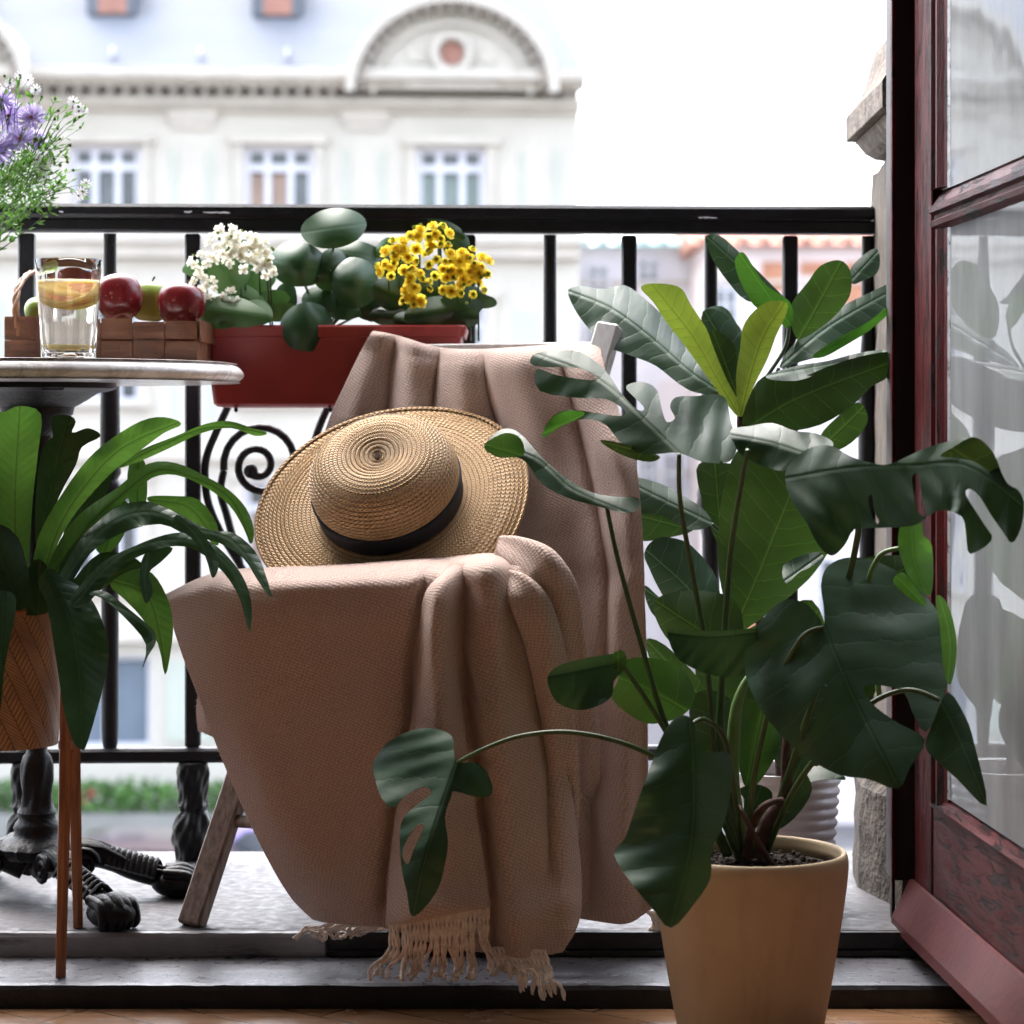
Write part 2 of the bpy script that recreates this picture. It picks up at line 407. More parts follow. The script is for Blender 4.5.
    sk = t.math('ADD', t.math('DIVIDE', a, .0066), t.math('MULTIPLY', t.math('PINGPONG', ring, .5), 1.6))
    br_ = t.math('PINGPONG', sk, .5)
    groove = t.ramp(ring, [(0., 0.), (.16, 1.), (.85, 1.), (1., 0.)])
    hh = t.math('MULTIPLY', groove, t.math('ADD', .35, t.math('MULTIPLY', br_, 1.6)))
    nn = t.noise(t.coord(), 240, 3); nb_ = t.noise(t.coord(), 25, 4)
    c = t.mix(t.ramp(hh, [(.1, 0.), (.8, 1.)]), (.17, .07, .024), (.90, .57, .27))
    c = t.mix(t.ramp(nn, [(.4, 0.), (.7, .45)]), c, (.85, .66, .42)); c = t.mix(t.ramp(nb_, [(.4, 0.), (.7, .4)]), c, (.60, .36, .15))
    M['straw'] = t.done(t.bsdf(c, .62, Normal=t.bump(hh, 1., .004)))
    M['ribbon'] = simple('black_grosgrain', (.006, .007, .012), .75, .3, 60, .6, 900, .0006)
    # plastics, pots
    M['redbox'] = simple('red_plastic', (.30, .022, .018), .42, .12, 14, .15, 300, .0004)
    t = NT('tan_pot'); v = t.coord(); n = t.noise(v, 7, 5); st = t.noise(t.coord(scale=(25, 25, 4)), 1.5, 6, .65); sp = t.noise(v, 90, 4)
    c = t.ramp(n, [(.3, (.44, .335, .215)), (.7, (.52, .41, .275))]); c = t.mix(t.ramp(st, [(.52, 0.), (.75, .3)]), c, (.26, .185, .12)); c = t.mix(t.ramp(sp, [(.66, 0.), (.74, .35)]), c, (.6, .52, .42))
    M['tanpot'] = t.done(t.bsdf(c, .6, Normal=t.bump(sp, .15, .0008)))
    M['whitepot'] = simple('white_ceramic', (.72, .68, .7), .35, .05, 10, .1, 100, .0004)
    M['greypot'] = simple('small_grey_pot', (.34, .28, .3), .6, .08, 10)
    M['soil'] = simple('dark_soil', (.022, .013, .009), .95, .6, 120, 1., 180, .008)
    # fruits
    t = NT('red_apple'); v = t.coord(); st = t.noise(t.coord(scale=(90, 90, 14)), 1, 4); n = t.noise(v, 9, 3); sp = t.noise(v, 260, 2)
    c = t.mix(t.ramp(n, [(.35, 0.), (.75, 1.)]), (.13, .006, .014), (.20, .018, .018)); c = t.mix(t.ramp(st, [(.5, 0.), (.75, .45)]), c, (.08, .003, .008))
    c = t.mix(t.ramp(sp, [(.66, 0.), (.72, .5)]), c, (.6, .35, .2))
    M['applered'] = t.done(t.bsdf(c, .22))
    M['applegreen'] = simple('green_apple', (.25, .36, .07), .28, .15, 12, .05)
    M['stemwood'] = simple('brown_stalk', (.06, .03, .015), .7, .3, 60)
    # glass
    t = NT('clear_glass'); M['glass'] = t.done(t.bsdf((1, 1, 1), .0, Transmission_Weight=1.0, IOR=1.45))
    t = NT('water'); wb = t.bsdf((.99, 1, .97), .0, Transmission_Weight=1.0, IOR=1.33); wt_ = t.new('BsdfTranslucent'); wt_.inputs[0].default_value = (.95, .96, .88, 1)
    mx = t.new('MixShader'); mx.inputs[0].default_value = .22; t.link(wb.outputs[0], mx.inputs[1]); t.link(wt_.outputs[0], mx.inputs[2]); M['water'] = t.done(mx)
    for nm, cc in (('orange_flesh', (.85, .38, .02)), ('lemon_flesh', (.9, .68, .08)), ('lemon_rind', (.92, .72, .10))):
        t = NT(nm); b = t.bsdf(t.ramp(t.noise(t.coord(), 150, 4), [(.3, tuple(x*.8 for x in cc)), (.7, tuple(min(1, x*1.15) for x in cc))]), .3)
        tr = t.new('BsdfTranslucent'); tr.inputs[0].default_value = (*cc, 1)
        mx = t.new('MixShader'); mx.inputs[0].default_value = .7; t.link(b.outputs[0], mx.inputs[1]); t.link(tr.outputs[0], mx.inputs[2]); M[nm] = t.done(mx)
    # window glass (thin pane: reflection boosted to brighten it, whitish haze mixed in)
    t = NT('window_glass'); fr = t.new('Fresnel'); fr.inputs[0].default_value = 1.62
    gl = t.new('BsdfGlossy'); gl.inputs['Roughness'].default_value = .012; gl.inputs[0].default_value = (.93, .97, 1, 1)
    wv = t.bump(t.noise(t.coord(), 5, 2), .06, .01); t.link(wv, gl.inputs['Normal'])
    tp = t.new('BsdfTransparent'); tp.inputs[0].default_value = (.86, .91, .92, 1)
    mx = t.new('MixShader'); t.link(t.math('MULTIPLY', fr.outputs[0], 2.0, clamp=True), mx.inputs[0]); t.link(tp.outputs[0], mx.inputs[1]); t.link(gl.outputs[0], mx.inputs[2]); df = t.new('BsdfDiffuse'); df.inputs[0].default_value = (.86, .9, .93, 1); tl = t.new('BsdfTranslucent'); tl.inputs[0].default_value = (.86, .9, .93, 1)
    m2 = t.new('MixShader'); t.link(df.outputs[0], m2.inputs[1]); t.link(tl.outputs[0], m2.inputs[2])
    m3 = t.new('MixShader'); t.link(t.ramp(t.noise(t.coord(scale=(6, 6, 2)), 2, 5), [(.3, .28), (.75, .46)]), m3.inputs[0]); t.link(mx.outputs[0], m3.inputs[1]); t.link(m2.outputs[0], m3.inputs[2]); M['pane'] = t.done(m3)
    # building
    M['stucco'] = simple('cream_stucco', (.565, .53, .465), .9, .06, 1.2, .3, 8, .01)
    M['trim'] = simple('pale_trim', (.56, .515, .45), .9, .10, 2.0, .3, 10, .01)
    M['dentil'] = simple('dentil_shade_stone', (.36, .32, .28), .9, .10, 2.0)  # darker than the trim: shade of the gaps put into the colour
    M['panelgreen'] = simple('pale_green_stucco', (.50, .53, .46), .9, .05, 1.)
    M['bluemetal'] = simple('pale_blue_roof_metal', (.135, .15, .178), .85, .10, .7, .3, 5, .02)
    M['brick'] = simple('brown_shutter', (.34, .17, .13), .8, .2, 3)
    M['winwhite'] = simple('white_window_frame', (.68, .68, .74), .6, .04, 3)
    M['winglass'] = simple('facade_window_glass', (.10, .115, .13), .08, .3, 1.5, 0)
    M['curtain'] = simple('peach_curtain', (.36, .26, .21), .9, .15, 2.)
    M['curtaing'] = simple('green_curtain', (.24, .29, .27), .9, .15, 2.)
    M['greyshop'] = simple('grey_blue_shutter', (.16, .20, .25), .7, .15, 1.)
    M['redroof'] = simple('terracotta_roof', (.5, .25, .19), .9, .3, 2.)
    M['teal'] = simple('teal_roof_edge', (.42, .60, .60), .7, .1, 1)
    M['lilac'] = simple('lilac_wall', (.80, .77, .81), .9, .08, 1)
    M['pinkwall'] = simple('pinkish_wall', (.80, .72, .72), .9, .12, .8)
    M['orangebrick'] = simple('orange_brick', (.50, .24, .15), .9, .2, 2)
    M['roomwall'] = simple('room_plaster', (.62, .60, .58), .9, .05, 2)
    M['asphalt'] = simple('asphalt', (.12, .12, .125), .9, .2, 1.)
    M['pave'] = simple('pavement', (.26, .25, .24), .9, .15, 1.)
    M['hedge'] = simple('hedge_leaf', (.05, .13, .02), .6, .5, 3.)
    M['planter'] = simple('planter_wall', (.27, .27, .25), .9, .12, 1.)
    for nm, cc in (('car_red', (.26, .03, .04)), ('car_dark', (.05, .03, .04)), ('car_lilac', (.30, .24, .5))):
        t = NT(nm); M[nm] = t.done(t.bsdf(cc, .3, Coat_Weight=.6))
    M['tyre'] = simple('tyre_rubber', (.02, .02, .02), .8, .2, 8)
    # leaves
    M['mon'] = leafmat('monstera_leaf', (.017, .052, .024), (.045, .11, .028), .42, (.045, .10, .05), .034, .35, .7, .07, .35, spec=.35)
    M['monl'] = leafmat('young_monstera_leaf', (.06, .17, .02), (.06, .17, .03), .35, (.1, .22, .05), .03, .5, .3, .22, .3)
    M['monu'] = leafmat('monstera_leaf_underside', (.018, .06, .010), (.015, .05, .015), .38, (.05, .13, .02), .03, .4, .55, .13, .3)
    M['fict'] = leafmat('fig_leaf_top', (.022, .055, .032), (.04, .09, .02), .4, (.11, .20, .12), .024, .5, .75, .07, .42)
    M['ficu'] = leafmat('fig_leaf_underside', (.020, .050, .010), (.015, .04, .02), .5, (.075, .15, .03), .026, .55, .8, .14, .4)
    M['ficd'] = leafmat('fig_leaf_shaded', (.018, .050, .010), (.015, .04, .02), .5, (.08, .15, .03), .028, .55, .8, .07, .4)  # duller, less translucent fig leaf copy with shade put into it
    M['ficy'] = leafmat('young_fig_leaf', (.09, .125, .018), (.09, .12, .015), .5, (.012, .022, .004), .016, .6, .8, .26, .25, midw=.0014, tcol=(.35, .5, .04))
    M['fic8'] = leafmat('fresh_fig_leaf', (.025, .13, .01), (.025, .10, .015), .4, (.06, .18, .03), .02, .7, .4, .20, .3)
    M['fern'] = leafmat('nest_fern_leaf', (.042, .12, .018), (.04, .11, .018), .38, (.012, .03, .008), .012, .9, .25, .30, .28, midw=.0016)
    M['fernd'] = leafmat('nest_fern_shaded_leaf', (.016, .045, .014), (.02, .05, .014), .4, (.03, .06, .02), .013, .9, .30, .10, .40)  # darker copy of the fern leaf, shade put into its colour
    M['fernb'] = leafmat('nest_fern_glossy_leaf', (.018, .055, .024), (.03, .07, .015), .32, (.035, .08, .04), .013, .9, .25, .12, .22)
    M['pilea'] = leafmat('pilea_leaf', (.022, .068, .024), (.03, .08, .02), .36, (.07, .14, .05), .5, 0, 0, .04, .12, midw=.0001, var=.2)
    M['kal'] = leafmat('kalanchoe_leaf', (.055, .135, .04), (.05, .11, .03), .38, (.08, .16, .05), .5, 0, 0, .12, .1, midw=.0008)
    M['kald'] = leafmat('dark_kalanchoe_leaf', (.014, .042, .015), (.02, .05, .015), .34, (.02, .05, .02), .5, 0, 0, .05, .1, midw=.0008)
    M['petiole'] = simple('green_petiole', (.03, .065, .016), .4, .25, 25, .2)
    M['petiolep'] = simple('pale_green_petiole', (.11, .2, .06), .4, .2, 25, .2)
    M['bark'] = simple('reddish_bark', (.055, .022, .018), .8, .4, 60, .8, 150, .002)
    for nm, cc, tt in (('yellowpetal', (.95, .82, .10), .4), ('orangepetal', (.95, .68, .05), .2), ('whitepetal', (.92, .92, .84), .5), ('greenbud', (.22, .30, .06), .2), ('purplepetal', (.74, .64, .92), .45), ('daisywhite', (.85, .83, .85), .3), ('orangecentre', (.8, .28, .03), .1), ('darkbud', (.10, .14, .03), .1), ('sprig', (.10, .24, .03), .4), ('palepink', (.86, .80, .66), .4)):
        t = NT(nm); b = t.bsdf(t.ramp(t.noise(t.coord(), 90, 3), [(.3, tuple(x*.8 for x in cc)), (.7, cc)]), .6)
        tr = t.new('BsdfTranslucent'); tr.inputs[0].default_value = (*cc, 1)
        mx = t.new('MixShader'); mx.inputs[0].default_value = tt; t.link(b.outputs[0], mx.inputs[1]); t.link(tr.outputs[0], mx.inputs[2]); M[nm] = t.done(mx)
    return M
M = mats()
SKY, SUN, EXPO = .13, .55, 3.17
# ================================================================= SETTING
def quadbox(name, x0, x1, y0, y1, z0, z1, mat, bev=0):
    return MB().box(((x0+x1)/2, (y0+y1)/2, (z0+z1)/2), (x1-x0, y1-y0, z1-z0), bev=bev).build(name, mat)
struct(quadbox('parquet_floor', -3, 3, -3.2, 2.985, -.3, -.062, M['parquet']))
# balcony slab, window sill step
def roughslab(name, x0, x1, y0, y1, z0, z1, mat, amp=.0025, mat2=None):
    """slab with a worn, slightly chipped front edge"""
    mb = MB(); n = 220
    A = []; xs = np.linspace(x0, x1, n); j1 = rng.normal(0, amp*.5, n); j2 = rng.normal(0, amp*.45, n)
    j1 = np.convolve(j1, [.25, .5, .25], 'same'); j2 = np.convolve(j2, [.25, .5, .25], 'same')
    rows = [[(x, y1, z1) for x in xs], [(x, y0+.012, z1) for x in xs], [(x, y0+.003+abs(a), z1-.001-abs(b)) for x, a, b in zip(xs, j1, j2)],
            [(x, y0+abs(a)*.5, z1-.006-abs(b)) for x, a, b in zip(xs, j1, j2)], [(x, y0, z0) for x in xs], [(x, y1, z0) for x in xs]]
    k0 = len(mb.f); mb.grid(rows)
    if mat2:
        w = n-1
        for i in range(len(mb.f)): mb.mi[i] = 1 if i//w >= 2 else 0
    o = mb.build(name, [mat, mat2] if mat2 else mat, smooth=False)
    return o
struct(roughslab('balcony_floor', -2.2, 1.6, 3.16, 3.745, -.12, 0, M['balfloor']))
sill = thing('threshold_sill', 'worn grey painted stepped door sill between the parquet and the balcony', 'door sill', (0, 3, -.05))
def part_rough(*a, **k):
    o = roughslab(*a, **k); o.name = a[0]
    me = o.data; me.transform(Matrix.Translation(-Vector((0, 3, -.05)))); o.parent = sill; return o
part_rough('sill_board', -2.2, 1.6, 2.988, 3.146, -.066, -.033, M['sill'], mat2=M['sillblack'])
part_rough('kerb_board', -2.2, -.245, 3.146, 3.159, -.034, -.001, M['sillface'], amp=.0012)
MB().bar((-.243, 3.153, -.012), (1.6, 3.153, -.012), .010, .022).bar((-.243, 3.149, -.027), (1.6, 3.149, -.027), .014, .006).build('metal_strip', M['sillblack'], sill)
quadbox('parquet_gap', -3, 3, 2.9855, 2.9875, -.3, -.064, M['sillblack']).name = 'floor_joint'
struct(bpy.data.objects['floor_joint'])
# room shell round the camera (daylight only enters through the balcony door)
OXL, OXR = -1.3, .63  # unseen left side of the opening set wide to let in daylight
rw = MB()
def wallpanel(mb, x0, x1, z0, z1, y0=3.14, y1=3.34): mb.box(((x0+x1)/2, (y0+y1)/2, (z0+z1)/2), (x1-x0, y1-y0, z1-z0))
wallpanel(rw, -3.2, OXL, -.3, 2.9); wallpanel(rw, OXR+.01, 3.2, -.3, 2.9); wallpanel(rw, OXL, OXR+.01, 2.8, 2.9)
struct(rw.build('room_front_wall', M['roomwall']))
struct(quadbox('room_side_wall', -3.2, -3.05, -3.3, 3.14, -.3, 2.9, M['roomwall']))
struct(quadbox('room_side_wall', 3.05, 3.2, -3.3, 3.14, -.3, 2.9, M['roomwall']))
struct(quadbox('room_back_wall', -3.2, 3.2, -3.45, -3.3, -.3, 2.9, M['roomwall']))
struct(quadbox('room_ceiling', -3.2, 3.2, -3.45, 3.34, 2.9, 3.05, M['roomwall']))
# ---------------------------------------------------------------- street
GZ = -6.4
struct(quadbox('street', -90, 90, 6, 160, GZ-.5, GZ, M['asphalt']))
struct(quadbox('pavement', -60, 60, 37.2, 39.6, GZ, GZ+.13, M['pave']))
struct(quadbox('pavement', -60, 60, 9, 12, GZ, GZ+.13, M['pave']))
# own house front below the balcony
struct(quadbox('house_wall', -12, 12, 3.52, 3.6, GZ, -.13, M['stucco']))
# ---------------------------------------------------------------- facade across the street
ang = math.radians(2.9); FC, FS = math.cos(ang), math.sin(ang); FX0 = -3.5
def fw(X, Yo, Z):                       # facade coords (X along, Yo behind the front) -> world
    x = X-FX0; return (FX0+x*FC-Yo*FS, 40+x*FS+Yo*FC, Z)
def fp(px, py): return ((px-512)/60., CZ-(py-HZ)/60.)
RF = Matrix.Rotation(ang, 3, 'Z')
def fbox(mb, px0, px1, py0, py1, y0, y1, mi=0):
    X0, Z1 = fp(px0, py0); X1, Z0 = fp(px1, py1)
    mb.box(fw((X0+X1)/2, (y0+y1)/2, (Z0+Z1)/2), (abs(X1-X0), abs(y1-y0), abs(Z1-Z0)), RF, mi=mi)
man = thing('corner_mansion', 'big cream neoclassical building with pale blue mansard roof across the street', 'building', fw(-3.5, 0, GZ))
cols = [-237, -65, 107, 279, 451]
floors = [(147, 232, 70), (300, 402, 70), (482, 590, 70), (655, 748, 90)]
holes = [(c-w/2, c+w/2, t, b) for (t, b, w) in floors for c in cols]
xs = sorted({-420, 580}|{h[0] for h in holes}|{h[1] for h in holes}); ys = sorted({95, 854}|{h[2] for h in holes}|{h[3] for h in holes})
mb = MB()
for i in range(len(xs)-1):
    for j in range(len(ys)-1):
        cx, cy = (xs[i]+xs[i+1])/2, (ys[j]+ys[j+1])/2
        if any(h[0] < cx < h[1] and h[2] < cy < h[3] for h in holes): continue
        fbox(mb, xs[i], xs[i+1], ys[j], ys[j+1], 0, .35)
fbox(mb, -420, 580, 95, 854, .36, .5); fbox(mb, 572, 579.5, 96, 854, .51, 9)
mb.build('wall', M['stucco'], man)
def band(px0, px1, py0, py1, out, name='moulding', mat='trim'):
    b = MB(); fbox(b, px0, px1, py0, py1, -out, -.003); return b
mb = MB()
for (a, b_, o_) in ((74, 84, .75), (84, 90, .55), (100, 106, .3), (106, 112, .15), (236, 244, .35), (244, 258, .22), (452, 460, .2), (618, 640, .25)):
    fbox(mb, -425, 584 if o_ > .4 else 581, a, b_, -o_, -.003)
mb.build('cornice', M['trim'], man)
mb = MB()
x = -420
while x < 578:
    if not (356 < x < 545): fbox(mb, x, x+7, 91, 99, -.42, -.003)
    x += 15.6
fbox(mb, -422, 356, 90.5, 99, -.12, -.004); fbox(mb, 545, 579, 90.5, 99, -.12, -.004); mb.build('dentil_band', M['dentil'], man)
mb = MB()
for c in cols:
    for e in (-86,):
        for dx in (-18, 17):
            fbox(mb, c+e+dx-2.5, c+e+dx+2.5, 150, 234, -.035, -.003); fbox(mb, c+e+dx-3, c+e+dx+3, 300, 420, -.035, -.003)
        fbox(mb, c+e-26, c+e+26, 660, 740, -.04, -.003)
fbox(mb, 520, 524, 150, 234, -.035, -.003); fbox(mb, 555, 560, 150, 234, -.035, -.003); fbox(mb, 513, 536, 310, 380, -.03, -.003)
mb.each('wall_panel', M['panelgreen'], man)
mb = MB()
for c in cols[1:]:
    mb = MB(); fbox(mb, c-86-24, c-86+24, 112, 122, -.12, -.003); fbox(mb, c-86-20, c-86+20, 122, 130, -.07, -.003); mb.build('pilaster_head', M['trim'], man)
for (t, b, w) in floors:
    for ci, c in enumerate(cols):
        f = MB(); x0, x1 = c-w/2, c+w/2
        for xx in (x0+3, c-11.5, c+11.5, x1-3): fbox(f, xx-3.2, xx+3.2, t, b, .12, .2)
        hh = t+(b-t)*.24
        fbox(f, x0, x1, t, t+5, .11, .19); fbox(f, x0, x1, hh-3.5, hh+3.5, .11, .19); fbox(f, x0, x1, b-4, b, .11, .19)
        if w > 80: f = MB(); fbox(f, x0, x1, t, t+4, .11, .19); fbox(f, c-3, c+3, t-1, b, .12, .2); fbox(f, x0, x0+4, t, b, .12, .2); fbox(f, x1-4, x1, t, b, .12, .2); fbox(f, x0, x1, b-5, b, .11, .19)
        fo = f.build('window', M['winwhite'], man)
        g = MB(); fbox(g, x0, x1, t, b, .26, .30); g.build('pane', M['greyshop'] if w > 80 else M['winglass'], fo)
        if w < 80:
            mb = MB()
            fbox(mb, c-w/2-9, c-w/2-.5, t-2, b, -.09, -.003); fbox(mb, c+w/2+.5, c+w/2+9, t-2, b, -.09, -.003)
            fbox(mb, c-w/2-13, c+w/2+13, t-11, t-2.5, -.16, -.003); fbox(mb, c-w/2-12, c+w/2+12, b+.5, b+5, -.18, -.003)
            mb.build('surround', M['trim'], fo)
        if ci in (3, 4) and w < 80:
            q = MB()
            for xa in ((x0+6, c-15), (c-8, c+8), (c+15, x1-6)):
                if ci == 3 and xa[0] > c: continue
                fbox(q, xa[0], xa[1], hh+5, b, .225, .235)
            q.build('curtain', M['curtain'] if ci == 3 else M['curtaing'], fo)
# mansard roof (leans back), dormers
mb = MB()
def slope(px0, px1, py0, py1, y0, y1, py2=None):
    X0, Z1 = fp(px0, py0); X1, Z0 = fp(px1, py1)
    mb.add([fw(X0, y1, Z1), fw(X1-.6, y1, Z1), fw(X1, y0, Z0), fw(X0, y0, Z0), fw(X0, 9, Z1), fw(X1-.6, 9, Z1), fw(X0, 9, Z0), fw(X1, 9, Z0)],
           [(0, 3, 2, 1), (0, 1, 5, 4), (1, 2, 7, 5), (3, 6, 7, 2)])
slope(-420, 584, -40, 74, -.55, 2.1)
rb = mb; mb.build('roof', M['bluemetal'], man)
for c in (107, 275, -60):
    d = MB(); fbox(d, c-26, c+26, -60, 9, 1.0, 1.8); fbox(d, c-22, c-14.6, -60, 6, .92, .995); fbox(d, c+14.6, c+22, -60, 6, .92, .995)
    do = d.build('dormer', M['bluemetal'], man)
    q = MB(); fbox(q, c-14.5, c+14.5, -60, 5, .93, .995); q.build('shutter', M['brick'], do)
q = MB()
for c in range(-400, 560, 86): fbox(q, c-1.2, c+1.2, 52, 60, -.45, -.05)
q.each('snow_guard', M['winwhite'], man)
# segmental pediments with oculus
for pc in (451, -65):
    def arcband(r0x, r0y, r1x, r1y, y0, y1, n=40, a0=0, a1=PI, base=98):
        m_ = MB(); vs = []; cz = base
        for i in range(n+1):
            a = a0+(a1-a0)*i/n; ca, sa = math.cos(a), math.sin(a)
            for (rx, ry, yy) in ((r0x, r0y, y0), (r1x, r1y, y0), (r1x, r1y, y1), (r0x, r0y, y1)):
                X, Z = fp(pc+rx*ca, cz-ry*sa); vs.append(fw(X, yy, Z))
        fs = []
        for i in range(n):
            for k in range(4): fs.append((i*4+k, i*4+(k+1) % 4, (i+1)*4+(k+1) % 4, (i+1)*4+k))
        m_.add(vs, fs); return m_
    pm = MB(); vs = []; n = 36
    poly = [(pc+92*math.cos(PI*i/n), 92-84*math.sin(PI*i/n)) for i in range(n+1)]
    pm.prism([fp(a, b) for a, b in poly], lambda a, b, t: fw(a, t, b), -.5, 1.5)
    po = pm.build('pediment', M['stucco'], man)
    for args in ((96, 88, 105, 98, -.95, .6), (76, 68, 80, 72, -.62, -.503), (16, 17, 22, 23, -.66, -.503)):
        if args[0] == 16:
            a_ = MB(); vs = []
            cx, cy = pc, 57
            for i in range(25):
                a = 2*PI*i/24
                for (r, yy) in ((14, -.503), (14, -.66), (21, -.66), (21, -.503)):
                    X, Z = fp(cx+r*math.cos(a), cy-r*math.sin(a)); vs.append(fw(X, yy, Z))
            a_.add(vs, [(i*4+k, i*4+(k+1) % 4, (i+1)*4+(k+1) % 4, (i+1)*4+k) for i in range(24) for k in range(3)])
        else: a_ = arcband(*args)
        a_.build('arch_moulding', M['trim'], po)
    dn = MB()
    for i in range(1, 22):
        a = PI*i/22; X, Z = fp(pc+90*math.cos(a), 95-82.5*math.sin(a))
        dn.box(fw(X, -.66, Z), (.10, .30, .15), RF)
    dn.each('arch_dentil', M['dentil'], po)
    oc = MB(); X, Z = fp(pc, 57); oc.prism([(X+.19*math.cos(2*PI*i/24), Z+.2*math.sin(2*PI*i/24)) for i in range(24)], lambda a, b, t: fw(a, t, b), -.54, -.503)
    oc.build('round_window', M['brick'], po)
    gl = MB()
    for sx in (-1, 1): fbox(gl, pc+sx*34-10, pc+sx*34+10, 52, 66, -.53, -.503); fbox(gl, pc+sx*52-8, pc+sx*52+8, 70, 80, -.55, -.503)
    fbox(gl, pc-46, pc+46, 86, 92, -.62, -.503); gl.each('relief_panel', M['trim'], po)
# ---- lower houses to the right
def house(name, label, px0, px1, pytop, D, wall, roofm, rooftop, wins, patches=(), pm=None, wm='winglass'):
    s = D/F; t = thing(name, label, 'building', ((px0+px1)/2*s-512*s, D, GZ))
    def bx(mb, a, b, c, d, y0, y1):
        x0, _, z1 = P(a, c, D); x1, _, z0 = P(b, d, D); mb.box(((x0+x1)/2, D+(y0+y1)/2, (z0+z1)/2), (x1-x0, abs(y1-y0), z1-z0))
    w = MB(); x0 = P(px0, 0, D)[0]; x1 = P(px1, 0, D)[0]; z1 = P(0, pytop, D)[2]
    w.box(((x0+x1)/2, D+4.05, (z1+GZ)/2), (x1-x0, 8.1, z1-GZ)); w.build('wall', M[wall], t)
    r = MB(); zt = P(0, rooftop, D)[2]
    r.add([(x0-.2, D-.4, z1), (x1+.2, D-.4, z1), (x1+.2, D+4, zt), (x0-.2, D+4, zt), (x0-.2, D+8.3, z1), (x1+.2, D+8.3, z1)], [(0, 1, 2, 3), (3, 2, 5, 4), (0, 3, 4), (1, 5, 2), (0, 4, 5, 1)])
    n = int((x1-x0)/.35)
    for i in range(n+1): r.bar((x0+(x1-x0)*i/n, D-.42, z1+.06), (x0+(x1-x0)*i/n, D+4, zt+.06), .16, .14)
    r.build('roof', M[roofm], t)
    for a, b, c, d in wins:
        f = MB(); bx(f, a, b, c, d, -.10, -.06); fo = f.build('window', M[wm], t)
        g = MB()
        for xx in (a-1.5, (a+b)/2, b+1.5): bx(g, xx-1.6, xx+1.6, c-1.5, d+1.5, -.17, -.101)
        bx(g, a+.2, b-.2, c-3, c, -.16, -.101); bx(g, a+.2, b-.2, (c*.6+d*.4)-1, (c*.6+d*.4)+1, -.15, -.101); g.build('window_frame', M['winwhite'], fo)
    if patches:
        g = MB()
        for a, b, c, d in patches: bx(g, a, b, c, d, -.05, -.002)
        g.each('brick_panel', M[pm], t)
    g = MB(); bx(g, px0, px1, pytop+34, pytop+38, -.12, -.003); bx(g, px0, px1, 470, 476, -.1, -.003); g.build('string_course', M['trim'], t); return t
house('townhouse', 'pale lilac townhouse with a teal edged roof right of the big cream building', 566, 702, 247, 46, 'lilac', 'teal', 233,
      [(590, 606, 268, 290), (640, 656, 262, 282), (590, 606, 326, 350), (642, 654, 455, 500), (666, 680, 455, 500), (590, 612, 455, 505), (600, 640, 640, 720)], [(618, 634, 300, 316), (660, 692, 380, 430)], 'pinkwall')
house('red_roofed_house', 'pinkish house with terracotta roof and orange brick panels behind the fig leaves', 702, 1010, 246, 43, 'pinkwall', 'redroof', 207,
      [(716, 734, 290, 330), (800, 822, 370, 420), (850, 866, 370, 420), (745, 765, 440, 500), (820, 850, 560, 640)], [(762, 794, 262, 292), (845, 880, 262, 312), (730, 748, 330, 350), (800, 840, 262, 275), (700, 760, 600, 700)], 'orangebrick')
# hedge in planters, parked cars
hs = thing('planter_hedge', 'low clipped green hedge in a long grey planter in front of the cream building', 'hedge', (-3, 38.4, GZ))
quad = MB().box((-4, 38.6, GZ+.5), (17, .7, .86)); quad.build('planter_box', M['planter'], hs)
hb = MB()
for i in range(5200):
    p = Vector((random.uniform(-12.4, 4.4), 38.6+random.uniform(-.36, .36), GZ+.93+random.random()**.8*.42*(1+.2*math.sin(i*.37))))
    a = Vector((random.gauss(0, 1), random.gauss(0, 1), random.gauss(0, 1))).normalized(); b = a.orthogonal().normalized(); s_ = random.uniform(.05, .1)
    hb.add([p-a*s_, p+b*s_*.6, p+a*s_, p-b*s_*.6], [(0, 1, 2, 3)])
o = hb.build('foliage', M['hedge'], hs)
fbd = MB()
for i in range(14):
    p = Vector((random.uniform(-12, 4), 38.35, GZ+1.0+random.random()*.3)); fbd.ball(p, .06, nu=6, nv=4)
fbd.build('blossom', M['redbox'], hs)
